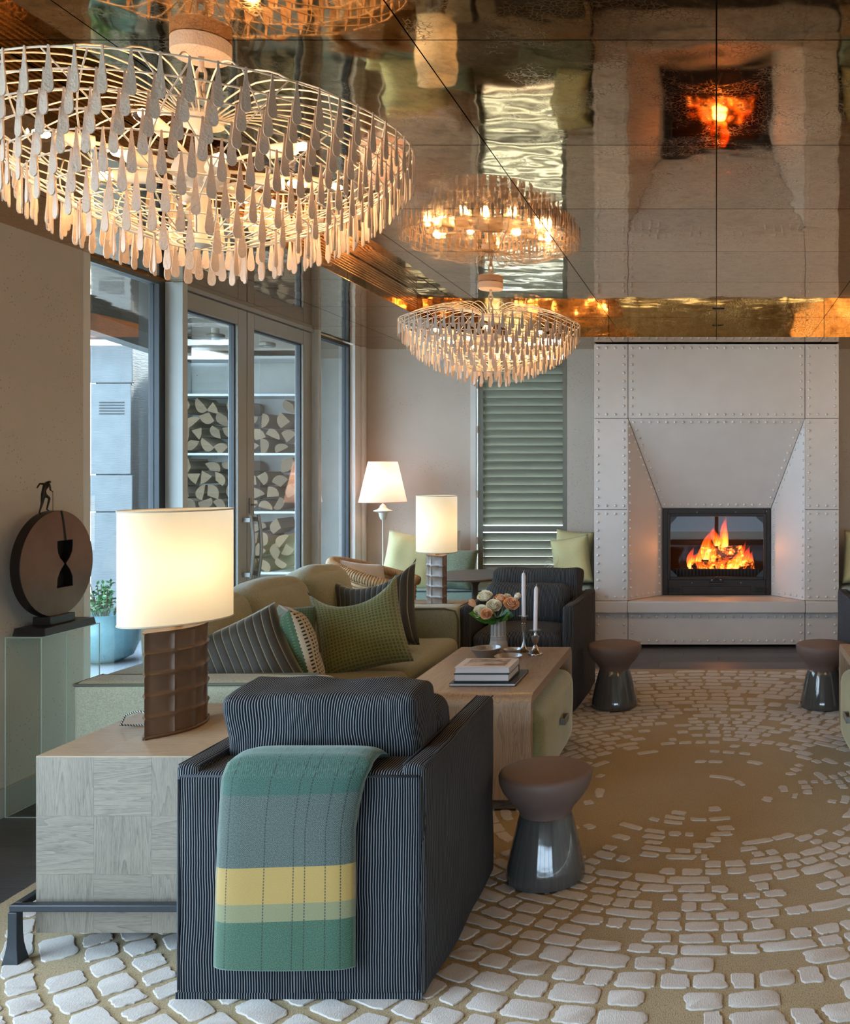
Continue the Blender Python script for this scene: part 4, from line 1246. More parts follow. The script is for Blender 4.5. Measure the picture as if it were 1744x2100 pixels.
o = softbox(0.17, 1.86, 0.64, 0.035, 12, (0, 0, 0), 0.004, 5, 5).build('back', SF, so, True, (-0.405, 0, 0.325)); weld(o)
for k, yy in enumerate((-0.46, 0.46)):
    o = softbox(0.80, 0.912, 0.13, 0.05, 12, (0, 0, 0.02), 0.006, 4, 7 + k).build('seat_cushion', SF, so, True, (0.095, yy, 0.41)); weld(o)
for k, (yy, ww) in enumerate(((-0.60, 0.60), (0.02, 0.62), (0.62, 0.58))):
    o = softbox(0.22, ww, 0.46, 0.075, 12, (0.05, 0, 0.035), 0.022, 4.5, 11 + k).build('back_cushion', SF, so, True, (-0.235, yy, 0.675), (0, R(-9), 0)); weld(o)
    mb = MB(); pts = []
    for q in range(41):
        a = PI * (q / 40); yv = -math.cos(a) * (ww / 2 - 0.012); zv = 0.225 - 0.05 * abs(math.cos(a)) ** 5 + 0.010 * math.sin(9 * a + k)
        pts.append((0.012 * math.sin(5 * a), yv, zv))
    mb.tube(pts, 0.006, 6).build('cushion_piping', M['piping_pale'], so, True, (-0.235, yy, 0.688), (0, R(-9), 0))

def facing(px, py, Y, yaw, lean, roll=0):
    return P(px, py, Y), (R(-lean), R(roll), R(yaw))
def put_pillow(name, mats, w, h, t, base, yaw, lean, roll, label, group=None, **kw):
    """base: bottom middle of the cushion; yaw turns its face from -Y, lean tips it back, roll turns it in its own plane"""
    o = pillow(name, mats, w, h, t, base, (0, 0, 0), label, 'cushion', group, **kw)
    o.rotation_mode = 'XYZ'
    m = Matrix.Rotation(R(yaw), 4, 'Z') @ Matrix.Rotation(R(-lean), 4, 'X') @ Matrix.Translation((0, 0, h / 2)) @ Matrix.Rotation(R(roll), 4, 'Y') @ Matrix.Translation((0, 0, -h / 2))
    o.matrix_world = Matrix.Translation(base) @ m
    return o
zs = 0.492
put_pillow('velvet_cushion', M['velvet'], 0.46, 0.38, 0.17, (-2.04, 4.02, zs - 0.015), 10, 16, -25, 'dark ribbed velvet cushion leaning on the near sofa arm', seed=1, ear=0.07)
put_pillow('velvet_cushion', M['velvet'], 0.46, 0.40, 0.16, (-2.22, 4.25, zs + 0.02), 62, 20, 20, 'dark ribbed velvet cushion tucked behind the lamp at the sofa back', seed=5)
put_pillow('check_cushion', [M['emerald'], M['check']], 0.42, 0.41, 0.17, (-1.86, 4.34, zs - 0.01), -58, -15, -4, 'emerald woven cushion showing its black and white check back', seed=2, ear=0.07)
put_pillow('check_cushion', [M['emerald'], M['check']], 0.40, 0.38, 0.14, (-2.12, 4.56, zs - 0.02), 30, 22, 3, 'emerald check backed cushion mostly hidden behind the ribbed velvet one', seed=3)
put_pillow('green_cushion', M['green_weave'], 0.44, 0.48, 0.20, (-1.79, 4.74, zs - 0.015), 10, 18, -13, 'large moss green waffle weave cushion in the middle of the sofa', seed=4, ear=0.09, sag=0.12)
put_pillow('velvet_cushion', M['velvet'], 0.52, 0.50, 0.20, (-1.94, 5.28, zs - 0.015), -8, 18, -11, 'tall dark ribbed velvet cushion leaning on the far sofa arm', seed=6, ear=0.09, sag=0.12)

# ------------------------------------------------------------------ end tables with checkerboard oak and iron stand
def end_table(loc, label, w=0.531, d=0.66, zt=0.60):
    t = thing('end_table', label, 'side table', loc)         # origin: near left foot corner; extends +X, +Y
    zb = 0.058
    MB().box(0.004, w - 0.004, 0.004, d - 0.004, zb + 0.004, zt - 0.004).build('carcass', M['oak_h'], t)
    n = 3; tw = w / n; th = (zt - 0.0042 - zb) / 3
    for i in range(n):
        for j in range(3):
            m = M['oak_v'] if (i + j) % 2 == 0 else M['oak_h']
            MB().box(i * tw + 0.0002, (i + 1) * tw - 0.0002, 0, 0.004, zb + j * th + 0.0002, zb + (j + 1) * th - 0.0002).build('veneer_square', m, t)
    nd = 4; dw = d / nd
    for i in range(nd):
        for j in range(3):
            m = M['oak_h'] if (i + j) % 2 == 0 else M['oak_v']
            MB().box(0, 0.004, i * dw + 0.0004 + (0.004 if i == 0 else 0), (i + 1) * dw - 0.0004, zb + j * th + 0.0002, zb + (j + 1) * th - 0.0002).build('veneer_square', m, t)
    for i in range(3):
        MB().box(i * tw + 0.0002, (i + 1) * tw - 0.0002, 0, d, zt - 0.004, zt).build('top_board', M['oak_top'], t)
    mb = MB()
    z0, z1 = 0.145, 0.166
    q = 0.024
    mb.box(-0.045, w + 0.045, -0.052, -0.052 + q, z0, z1); mb.box(-0.045, w + 0.045, d + 0.028, d + 0.028 + q, z0, z1)
    mb.box(-0.045, -0.045 + q, -0.052 + q, d + 0.028, z0, z1); mb.box(w + 0.021, w + 0.045, -0.052 + q, d + 0.028, z0, z1)
    mb.box(-0.045 + q, w + 0.021, -0.028, -0.004, z0 + 0.004, z0 + 0.012)
    mb.build('stand_frame', M['iron'], t, bevel=(0.003, 2))
    for x in (-0.034, w + 0.034):
        for y in (-0.040, d + 0.040):
            mb = MB(); prof = [(-0.011, 0.025), (0.0, 0.0235), (0.02, 0.0195), (0.045, 0.016), (0.075, 0.0142), (0.11, 0.0138), (0.1445, 0.0138)]
            vs = [(x + sx * r_, y + sy * r_, z) for z, r_ in prof for sx, sy in ((-1, -1), (1, -1), (1, 1), (-1, 1))]
            n_ = len(prof)
            fs = [(4 * a + k, 4 * a + (k + 1) % 4, 4 * a + 4 + (k + 1) % 4, 4 * a + 4 + k) for a in range(n_ - 1) for k in range(4)] + [(3, 2, 1, 0), tuple(4 * (n_ - 1) + k for k in range(4))]
            mb.add(vs, fs)
            mb.build('leg', M['iron'], t, bevel=(0.002, 2))
    return t
end_table((-2.087, 2.915, 0.02), 'limed oak block end table on an iron stand holding the near lamp')
end_table((-2.125, 6.03, 0.02), 'limed oak block end table behind the far sofa arm holding the farther lamp', zt=0.56)

# ------------------------------------------------------------------ table lamps
def lens_pts(L, Tk, n, inset=0.0):
    """pointed oval outline, long axis on Y"""
    out = []
    for s in (1, -1):
        for i in range(n):
            q = -1 + 2 * i / n
            yv = q * L / 2 * s; xv = s * Tk / 2 * (1 - q * q)
            out.append((xv, yv))
    return out
def table_lamp(loc, rz, rz_shade, label, bm, H=0.346):
    t = thing('table_lamp', label, 'lamp', loc, rz)
    L, Tk = 0.305, 0.125
    nc, nr = 4, 5
    mb = MB(); N = 40; NV = 60
    ol = lens_pts(L, Tk, N)
    M_ = len(ol)
    def fn(i, j):
        x, y = ol[i % M_]; z = H * j / NV
        q = (i % N) / N * nc; fz = j / NV * nr
        gx = abs((q % 1) - 0.5) * 2; gz = abs((fz % 1) - 0.5) * 2
        ridge = max(gx ** 10, gz ** 10)
        side = 1 if i % M_ < N else -1
        nx, ny = (side, (y / (L / 2)) * side * 0.8 * side)
        nrm = Vector((x * 4 + side * 0.3, y * 1.2, 0)).normalized()
        amp = 0.007 * ridge + 0.005 * (1 - gx ** 2) * max(0, (fz % 1) - 0.55) / 0.45 * (1 - gz ** 10) - 0.002
        if i % N == 0: amp = 0.006 * (1 + (gz ** 10) * 1.2)
        return Vector((x, y, z)) + nrm * amp
    vs = [fn(i, j) for j in range(NV + 1) for i in range(M_)]
    fs = [(j * M_ + i, j * M_ + (i + 1) % M_, (j + 1) * M_ + (i + 1) % M_, (j + 1) * M_ + i) for j in range(NV) for i in range(M_)]
    fs += [tuple(NV * M_ + i for i in range(M_)), tuple(range(M_))[::-1]]
    mb.add(vs, fs)
    mb.build('base', M[bm], t, 60)
    mb = MB().prism([(x * 1.10, y * 1.05, 0) for x, y in ol], (0, 0, 0.010)); mb.build('foot', M[bm], t, 50, bevel=(0.003, 2))
    mb = MB().lathe([(0.020, H), (0.020, H + 0.006), (0.013, H + 0.010), (0.013, H + 0.016), (0.006, H + 0.020), (0.006, H + 0.16), (0.0, H + 0.16)], 16)
    mb.build('stem', M['gold'], t, 40)
    # drum shade, oval in plan, lit from inside
    sh = MB(); z0, z1 = H + 0.020, H + 0.394; n = 64; a_, b_ = 0.119, 0.188
    o_ = [(a_ * math.cos(2 * PI * k / n), b_ * math.sin(2 * PI * k / n)) for k in range(n)]
    vs = [(x, y, z) for z in (z0, z1) for x, y in o_]
    sh.add(vs, [(k, (k + 1) % n, n + (k + 1) % n, n + k) for k in range(n)])
    so_ = sh.build('lamp_shade', M['shade_cream'], t, True, None, (0, 0, rz_shade - rz))
    for z in (z0, z1): MB().tube([(x * 1.003, y * 1.003, z) for x, y in o_], 0.0028, 6, True).build('shade_rim', M['shade_rim'], so_, True)
    hz_ = H + 0.20
    point('lamp_light', (0, 0, hz_ + 0.0), 0.82, (1.0, 0.78, 0.52), 0.085, t)
    return t
LX, LY = -1.835, 3.235
table_lamp((LX, LY, 0.621), R(-9), R(-30), 'brown gridded ceramic table lamp with cream oval shade on the near end table', 'ceramic_brown')
table_lamp((-1.885, 6.40, 0.581), R(28), R(41), 'plum brown gridded ceramic table lamp with cream shade beyond the sofa', 'ceramic_brown')
mb = MB(); pts = [(-1.86, 3.16, 0.68), (-1.93, 3.175, 0.692), (-1.99, 3.20, 0.672), (-2.022, 3.225, 0.632), (-1.99, 3.25, 0.6238), (-1.93, 3.26, 0.6238), (-1.87, 3.27, 0.6238)]
fine = []
for a, b in zip(pts, pts[1:]):
    for k in range(5): fine.append(Vector(a).lerp(Vector(b), k / 5))
g = G('twisted_cord'); x_ = g.xyz(g.pos()); g_ = g.math('FRACT', g.math('MULTIPLY', g.math('ADD', x_[0], g.math('MULTIPLY', g.math('ADD', x_[1], x_[2]), 0.7)), 110))
MC = g.done(g.bsdf(g.mix(g.step(g_, 0.4, 0.6), lin('#121110'), lin('#a8a296')), 0.8))
tag(mb.tube(fine, 0.0035, 6).build('lamp_cord', MC, None, True), 'black and white twisted cord behind the near table lamp', 'cord')

# ------------------------------------------------------------------ floor lamp in the corner
fl = thing('floor_lamp', 'slim white floor lamp with a glowing blush shade in the far corner', 'lamp', (-2.79, 7.95, 0.0))
MB().lathe([(0.125, 0.0), (0.125, 0.012), (0.03, 0.03), (0.0055, 0.05), (0.005, 1.085), (0.0, 1.085)], 28).build('stand', M['chand_rod'], fl, 40)
MB().lathe([(0.008, 1.075), (0.02, 1.082), (0.027, 1.10), (0.033, 1.125), (0.036, 1.136), (0.076, 1.148), (0.077, 1.153), (0.045, 1.163), (0.028, 1.178), (0.022, 1.196), (0.012, 1.202), (0.006, 1.208), (0.006, 1.25), (0.0, 1.25)], 32).build('turned_finial', M['chand_rod'], fl, 40)
s_ = MB(); n = 56
vs = [(r_ * math.cos(2 * PI * k / n), r_ * math.sin(2 * PI * k / n), z) for r_, z in ((0.193, 1.226), (0.118, 1.562)) for k in range(n)]
s_.add(vs, [(k, (k + 1) % n, n + (k + 1) % n, n + k) for k in range(n)])
s_ = s_.build('lamp_shade', M['shade_pink'], fl, True)
MB().tube([(0.193 * math.cos(2 * PI * k / n), 0.193 * math.sin(2 * PI * k / n), 1.226) for k in range(n)], 0.0025, 6, True).build('shade_rim', M['shade_pink'], s_, True)
point('lamp_light', (0, 0, 1.385), 1.7, (1.0, 0.62, 0.42), 0.06, fl)

# ------------------------------------------------------------------ stoneware stools
def stool(loc, label, first=None):
    if first: return dup(first, loc, 0, label)
    t = thing('stool', label, 'stool', loc)
    prof = [(0.0, 0.398), (0.150, 0.399), (0.163, 0.394), (0.169, 0.382), (0.167, 0.36), (0.155, 0.33), (0.132, 0.298), (0.108, 0.272), (0.096, 0.252), (0.093, 0.238), (0.0, 0.238)]
    MB().lathe(prof[::-1], 64).build('seat', M['stool_top'], t, 60)
    prof = [(0.0, 0.0), (0.132, 0.0), (0.142, 0.008), (0.143, 0.03), (0.138, 0.06), (0.120, 0.14), (0.104, 0.205), (0.094, 0.238), (0.090, 0.244), (0.0, 0.244)]
    MB().lathe(prof, 64).build('base', M['stool_glaze'], t, 60)
    return t
s1 = stool((-0.623, 3.470, 0.009), 'hourglass stoneware stool beside the near striped armchair')
stool((-0.640, 5.965, 0.009), 'hourglass stoneware stool beside the left far armchair near the hearth', s1)
stool((0.668, 5.965, 0.009), 'hourglass stoneware stool on the right half cut by the table', s1)

# ------------------------------------------------------------------ waterfall coffee tables and velvet ottomans
def coffee_table(loc, label, w=0.60, d=1.165):
    t = thing('coffee_table', label, 'coffee table', loc)      # origin bottom centre
    H, th, r_ = 0.50, 0.042, 0.055
    def prof(off):
        pts = []
        z0 = 0.045
        pts.append((-d / 2 + off, z0))
        rr = r_ - off
        for k in range(7):
            a = PI - PI / 2 * k / 6; pts.append((-d / 2 + off + rr + rr * math.cos(a), H - off - rr + rr * math.sin(a)))
        for k in range(7):
            a = PI / 2 - PI / 2 * k / 6; pts.append((d / 2 - off - rr + rr * math.cos(a), H - off - rr + rr * math.sin(a)))
        pts.append((d / 2 - off, z0)); return pts
    o_, i_ = prof(0), prof(th); n = len(o_)
    mb = MB()
    for a in range(n - 1):
        vs = []
        for x in (-w / 2, w / 2):
            for q in (o_[a], o_[a + 1], i_[a + 1], i_[a]): vs.append((x, q[0], q[1]))
        mb.add(vs, [(0, 1, 5, 4), (3, 7, 6, 2), (0, 3, 2, 1), (4, 5, 6, 7)] + ([(0, 4, 7, 3)] if a == 0 else []) + ([(1, 2, 6, 5)] if a == n - 2 else []), None, 0 if 6 <= a <= 7 and False else (1 if 3 <= a <= n - 5 else 0))
    o = mb.build('top', [M['ash_side'], M['ash_top']], t, 40, bevel=None); weld(o, 0.0003)
    o.data.set_sharp_from_angle(angle=R(40))
    for s in (-1, 1):
        MB().box(-w / 2 + 0.03, w / 2 - 0.03, s * (d / 2 - 0.035) - 0.012, s * (d / 2 - 0.035) + 0.012, 0, 0.046).build('plinth', M['dark_wood'], t)
    return t
coffee_table((-1.105, 4.705, 0.020), 'pale ash waterfall coffee table with books, bowls and roses on it')
coffee_table((0.994, 4.80, 0.020), 'pale ash waterfall coffee table cut by the right edge of the picture')
def ottoman(loc, s, label):
    t = thing('ottoman', label, 'ottoman', loc)
    o = softbox(0.56, 0.95, 0.385, 0.07, 12, (0.006, 0.004, 0.012), 0.006, 4, 3).build('cushion_body', M['hex_velvet'], t, True, (0, 0, 0.2125)); weld(o)
    MB().box(-0.24, 0.24, -0.42, 0.42, 0, 0.03).build('plinth', M['dark_wood'], t)
    x = s * 0.287
    mb = MB()
    mb.box(min(x, x + s * 0.028), max(x, x + s * 0.028), -0.06, -0.048, 0.235, 0.265); mb.box(min(x, x + s * 0.028), max(x, x + s * 0.028), 0.048, 0.06, 0.235, 0.265)
    mb.box(min(x + s * 0.022, x + s * 0.030), max(x + s * 0.022, x + s * 0.030), -0.06, 0.06, 0.235, 0.265)
    mb.build('pull_handle', M['steel'], t, bevel=(0.002, 2))
    return t
ottoman((-1.052, 4.69, 0.018), 1, 'olive velvet ottoman tucked under the left coffee table')
ottoman((0.952, 4.72, 0.018), -1, 'pale green velvet ottoman under the right hand coffee table')

# things on the coffee table
ZB = 0.5205
def book(x0, x1, y0, y1, z0, z1, cover, label, th=0.003, spine='back'):
    t = thing('book', label, 'book', (0, 0, 0))
    mb = MB().box(x0, x1, y0, y1, z0, z0 + th).box(x0, x1, y0, y1, z1 - th, z1).box(x0, x1, y1 - th, y1, z0 + th, z1 - th)
    mb.build('cover', M[cover], t, bevel=(0.0012, 2))
    MB().box(x0 + 0.004, x1 - 0.004, y0 + 0.003, y1 - th, z0 + th, z1 - th).build('pages', M['pages'], t)
    return t
book(-1.206, -0.907, 4.285, 4.585, ZB, ZB + 0.014, 'cover_teal', 'thin dark teal book at the bottom of the stack')
book(-1.190, -0.940, 4.305, 4.535, ZB + 0.0143, ZB + 0.054, 'cover_green', 'thick book with bottle green covers in the middle of the stack', 0.006)
bk = book(-1.189, -0.938, 4.312, 4.515, ZB + 0.0543, ZB + 0.081, 'cover_white', 'white book with a sepia picture on top of the stack')
MB().box(-1.158, -0.968, 4.345, 4.500, ZB + 0.0811, ZB + 0.0814).build('cover_picture', M['print'], bk)

v = thing('vase', 'pale stoneware vase with incised leaf bands holding the roses', 'vase', (-1.177, 5.13, ZB))
MB().lathe([(0.0, 0), (0.049, 0), (0.051, 0.006), (0.047, 0.04), (0.042, 0.06), (0.0405, 0.09), (0.039, 0.13), (0.0385, 0.172), (0.0365, 0.174), (0.0355, 0.165), (0.036, 0.10), (0.0, 0.02)], 40).build('body', M['vase'], v, 50)
mb = MB()
for z, r_ in ((0.060, 0.0425), (0.066, 0.0418), (0.078, 0.0412)):
    mb.tube([(r_ * math.cos(2 * PI * k / 40), r_ * math.sin(2 * PI * k / 40), z) for k in range(40)], 0.0011, 5, True)
for k in range(12):
    a = 2 * PI * k / 12
    mb.tube([(0.0412 * math.cos(a), 0.0412 * math.sin(a), 0.082), (0.0392 * math.cos(a), 0.0392 * math.sin(a), 0.168)], 0.0009, 4)
    for q in range(9):
        z = 0.086 + q * 0.009
        for s in (-1, 1):
            r_ = 0.0412 - (z - 0.08) * 0.024
            mb.tube([(r_ * math.cos(a), r_ * math.sin(a), z), (r_ * math.cos(a + s * 0.17), r_ * math.sin(a + s * 0.17), z + 0.009)], 0.0011, 4)
for k in range(44):
    a = 2 * PI * k / 44; mb.tube([(0.0414 * math.cos(a), 0.0414 * math.sin(a), 0.068), (0.0410 * math.cos(a), 0.0410 * math.sin(a), 0.077)], 0.0010, 4)
mb.build('incised_pattern', M['vase_line'], v, kind='stuff')

def rose(px, py, Y, r_, m, label, tilt, seed, bud=False):
    c = P(px, py, Y); rq = random.Random(seed)
    t = thing('rose', label, 'flower', c)
    d = Vector((tilt[0], -0.55 + tilt[1], 0.75)).normalized(); q = Vector((0, 0, 1)).rotation_difference(d).to_matrix()
    mb = MB()
    layers = [(0.28, 3, 0.95, 0.10), (0.48, 4, 0.92, 0.02), (0.70, 5, 0.80, -0.08), (0.92, 5, 0.58, -0.22), (1.08, 6, 0.34, -0.34)]
    if bud: layers = [(0.25, 3, 1.15, 0.2), (0.42, 4, 1.05, 0.05), (0.60, 4, 0.85, -0.1)]
    for li, (rad, n, top, bot) in enumerate(layers):
        for k in range(n):
            a0 = 2 * PI * k / n + li * 0.7 + rq.uniform(-0.15, 0.15); wd = 2 * PI / n * 0.72
            def fn(u, v_, a0=a0, wd=wd, rad=rad, top=top, bot=bot, li=li):
                b = (2 * u - 1)
                a = a0 + b * wd * (0.55 + 0.45 * math.sin(PI * min(1, 0.25 + 0.6 * v_)))
                rr = rad * (0.35 + 0.65 * math.sin(PI / 2 * min(1, v_ * 1.15))) + (0.10 + 0.05 * li) * max(0, v_ - 0.75) * 4 * 0.35
                z = -0.55 + (top + 0.55) * v_ * (1 - 0.16 * b * b * v_) - 0.12 * max(0, v_ - 0.8) * 5 * (li / 4)
                return q @ Vector((rr * math.cos(a), rr * math.sin(a), z)) * r_
            mb.grid(fn, 6, 6)
    o = mb.build('bloom', M[m], t, True)
    mb = MB()
    base = q @ Vector((0, 0, -0.5)) * r_
    tgt = Vector((-1.177, 5.13, ZB + 0.12)) - c + Vector((rq.uniform(-0.018, 0.018), rq.uniform(-0.018, 0.018), 0))
    mid = (base + tgt) / 2 + Vector((0, 0, 0.012))
    mb.tube([base, mid, tgt, tgt + Vector((0, 0, -0.08))], 0.0023, 6)
    for k in range(5):
        a = 2 * PI * k / 5; e = q @ Vector((0.55 * math.cos(a), 0.55 * math.sin(a), -0.35)) * r_; w_ = q @ Vector((-math.sin(a), math.cos(a), 0)) * r_ * 0.16
        mb.add([base + w_, e, base - w_], [(0, 1, 2)])
    mb.build('stem', M['stem'], t, True)
    return t
RS = [(972, 1240, 5.12, 0.030, 'rose_peach', 'peach rose farthest left in the vase', (-0.5, 0.1)), (995, 1224, 5.14, 0.036, 'rose_white', 'large ivory rose topmost on the left of the bouquet', (-0.1, 0.2)),
      (1013, 1243, 5.08, 0.036, 'rose_white', 'open ivory rose in the middle of the bouquet', (0.1, -0.2)), (1026, 1231, 5.13, 0.034, 'rose_peach', 'peach rose top centre of the bouquet', (0.1, 0.3)),
      (1040, 1227, 5.20, 0.026, 'rose_white', 'small ivory rose behind the peach ones', (0.3, 0.3)), (1049, 1239, 5.09, 0.036, 'rose_peach', 'large peach rose on the right of the bouquet', (0.3, -0.1)),
      (1059, 1226, 5.15, 0.028, 'rose_white', 'pale ivory rose farthest right in the vase', (0.6, 0.4)), (985, 1254, 5.06, 0.034, 'rose_white', 'ivory rose low on the left of the bouquet', (-0.3, -0.3)),
      (998, 1259, 5.02, 0.028, 'rose_peach', 'peach rosebud lowest in front of the bouquet', (0.0, -0.6))]
for k, (a, b, c, r_, m, lab, tl) in enumerate(RS): rose(a, b, c, r_, m, lab, tl, k + 3, k in (0, 6))
rl = random.Random(9)
lv_ = [(968, 1262), (978, 1272), (992, 1276), (1006, 1270), (1020, 1266), (1030, 1258), (1040, 1262), (1018, 1278), (985, 1268), (1002, 1282), (1032, 1270), (1010, 1256), (1047, 1257), (1054, 1263), (1025, 1274), (961, 1258), (1013, 1269), (1041, 1272)]
fol = thing('rose_leaves', 'cluster of dark green rose leaves over the vase rim', 'leaves', (-1.177, 5.13, ZB + 0.17))
for k, (px, py) in enumerate(lv_):
    tip = P(px, py, 5.01 + 0.05 * rl.random()) - Vector(fol.location); b = tip * 0.22 + Vector((0, -0.01, 0.012)); d = tip - b
    side = d.cross(Vector((rl.uniform(-.4, .4), -1, 0.6))).normalized() * 0.5 * d.length * 0.75
    up = d.cross(side).normalized() * 0.004
    pts = [b, b + d * 0.3 + side * 0.8, b + d * 0.6 + side * 0.75, b + d, b + d * 0.6 - side * 0.75, b + d * 0.3 - side * 0.8, b + d * 0.45 + up]
    MB().add(pts, [(0, 1, 6), (1, 2, 6), (2, 3, 6), (3, 4, 6), (4, 5, 6), (5, 0, 6)]).build('leaf', M['leaf'], fol)

def bowl(px, py, Y, r_, h, label):
    X = (px - CX) / F * Y
    return tag(MB().lathe([(0.0, 0.0), (r_ * 0.55, 0.0), (r_ * 0.78, h * 0.45), (r_, h), (r_ * 0.97, h + 0.001), (r_ * 0.74, h * 0.48), (r_ * 0.5, 0.006), (0.0, 0.004)], 44).build('bowl', M['pewter'], None, 50, (X, Y, ZB)), label, 'bowl')
bowl(997, 0, 4.95, 0.080, 0.050, 'largest hammered pewter bowl at the left behind the books')
bowl(1043, 0, 4.78, 0.071, 0.042, 'medium pewter bowl just behind the book stack')
bowl(1051, 0, 4.985, 0.048, 0.036, 'smallest pewter bowl next to the tall candlestick')
def candle(loc, r_, h, lab, lean=0):
    t = thing('candle', lab, 'candle', loc); t.rotation_euler = (0, R(lean), 0)
    MB().lathe([(0.0, 0), (r_ * 0.94, 0), (r_, 0.02), (r_, h - 0.02), (r_ * 0.75, h - 0.008), (0.002, h), (0.0, h)], 20).build('wax', M['wax'], t, 50)
    MB().tube([(0, 0, h - 0.002), (0.001, 0, h + 0.007), (0.004, 0, h + 0.011)], 0.0011, 5).build('wick', M['wick'], t)
tall = [(0.0, 0), (0.034, 0), (0.035, 0.004), (0.028, 0.010), (0.016, 0.022), (0.010, 0.040), (0.0072, 0.062), (0.0085, 0.10), (0.0105, 0.135), (0.012, 0.139), (0.007, 0.143), (0.011, 0.150), (0.007, 0.156), (0.009, 0.162), (0.014, 0.172), (0.018, 0.188), (0.024, 0.190), (0.024, 0.193), (0.011, 0.193), (0.011, 0.180), (0.0, 0.180)]
tag(MB().lathe(tall, 32).build('candlestick', M['silver'], None, 50, (-1.035, 5.10, ZB)), 'tall slender silver candlestick', 'candlestick')
candle((-1.035, 5.10, ZB + 0.1805), 0.0106, 0.245, 'taller white taper candle in the slender candlestick')
short = [(0.0, 0), (0.040, 0), (0.041, 0.004), (0.039, 0.010), (0.030, 0.016), (0.026, 0.022), (0.016, 0.030), (0.013, 0.042), (0.006, 0.052), (0.012, 0.060), (0.017, 0.075), (0.020, 0.092), (0.021, 0.098), (0.011, 0.101), (0.012, 0.106), (0.009, 0.112), (0.011, 0.124), (0.031, 0.128), (0.032, 0.131), (0.011, 0.131), (0.011, 0.122), (0.0, 0.122)]
tag(MB().lathe(short, 36).build('candlestick', M['silver'], None, 50, (-0.957, 5.02, ZB)), 'short bulbous silver candlestick nearest the table edge', 'candlestick')
candle((-0.957, 5.02, ZB + 0.1225), 0.0108, 0.240, 'shorter white taper candle in the bulbous candlestick', 1.2)

# ------------------------------------------------------------------ acrylic pedestal with bronze wheel sculpture
px0, px1, py0, py1, ph = -3.060, -2.905, 4.09, 4.475, 0.775
ped = thing('pedestal', 'clear acrylic display pedestal against the left wall', 'pedestal', ((px0 + px1) / 2, (py0 + py1) / 2, 0.0))
w_, d_ = (px1 - px0) / 2, (py1 - py0) / 2
MB().box(-w_, w_, -d_, d_, 0.0, ph).build('block', M['acrylic'], ped)
mb = MB(); e = 0.0016
for sx in (-1, 1):
    for sy in (-1, 1): mb.box(sx * w_ - e, sx * w_ + e, sy * d_ - e, sy * d_ + e, 0, ph)
for z in (0.002, ph):
    for sx in (-1, 1): mb.box(sx * w_ - e, sx * w_ + e, -d_, d_, z - e, z + e)
    for sy in (-1, 1): mb.box(-w_, w_, sy * d_ - e, sy * d_ + e, z - e, z + e)
mb.build('polished_edges', M['acrylic_edge'], ped)
sc_ = thing('sculpture', 'bronze wheel sculpture with a cut out hourglass and a tiny stooping figure on top', 'sculpture', (-2.975, 4.265, ph + 0.002))
mb = MB(); a_, b_ = 0.072, 0.185
mb.add([(-a_, -b_ + 0.03, 0), (a_, -b_ + 0.03, 0), (a_, b_, 0), (-a_, b_, 0), (-a_ + 0.006, -b_ + 0.036, 0.033), (a_ - 0.006, -b_ + 0.036, 0.033), (a_ - 0.006, b_ - 0.006, 0.033), (-a_ + 0.006, b_ - 0.006, 0.033)],
       [(3, 2, 1, 0), (4, 5, 6, 7), (0, 1, 5, 4), (1, 2, 6, 5), (2, 3, 7, 6), (3, 0, 4, 7)])
mb.build('plinth', M['black'], sc_, bevel=(0.002, 2))
MB().box(-0.040, 0.040, -0.075, 0.085, 0.033, 0.070).build('plinth_block', M['black'], sc_, bevel=(0.002, 2))
Rw = 0.237; cz = 0.063 + Rw
outer = [(Rw * math.cos(2 * PI * k / 72), Rw * math.sin(2 * PI * k / 72)) for k in range(72)]
hg = []
for t, hw in ((0, 0.050), (0.25, 0.050), (0.5, 0.046), (0.75, 0.030), (0.95, 0.008), (1.0, 0.005), (1.05, 0.008), (1.3, 0.032), (1.6, 0.049), (2.0, 0.052)): hg.append((hw, 0.100 - 0.105 * t))
hole = [(0.045 + x, z) for x, z in hg] + [(0.045 - x, z) for x, z in hg[::-1]]
bm = bmesh.new()
ov = [bm.verts.new((0, y, z)) for y, z in outer]; hv = [bm.verts.new((0, y, z)) for y, z in hole]
es = [bm.edges.new((ov[i], ov[(i + 1) % len(ov)])) for i in range(len(ov))] + [bm.edges.new((hv[i], hv[(i + 1) % len(hv)])) for i in range(len(hv))]
bmesh.ops.triangle_fill(bm, edges=es, use_beauty=True, use_dissolve=False)
geo = bmesh.ops.extrude_face_region(bm, geom=bm.faces[:])
bmesh.ops.translate(bm, verts=[v_ for v_ in geo['geom'] if isinstance(v_, bmesh.types.BMVert)], vec=(0.044, 0, 0))
bmesh.ops.recalc_face_normals(bm, faces=bm.faces[:])
me = bpy.data.meshes.new('wheel'); bm.to_mesh(me); bm.free(); me.materials.append(M['bronze']); me.materials.append(M['bronze_dark'])
for pl_ in me.polygons:
    if abs(pl_.normal.x) < 0.5: pl_.material_index = 1
wh = place(bpy.data.objects.new('wheel', me), sc_, (-0.022, 0, cz), None, (0.007, 3))
MB().box(-0.001, 0.001, -0.015, 0.105, -0.125, 0.105).build('hourglass_backing', M['void'], wh, None, (0.002, 0, 0))
mb = MB(); pts = []
for k in range(9):
    t = k / 8; pts.append(Vector((0.0445, 0.018 + 0.030 * t ** 0.7, 0.235 - 0.135 * t)))
mb.tube(pts, 0.0045, 6, False, True)
mb.build('sand_groove', M['void'], wh, True)
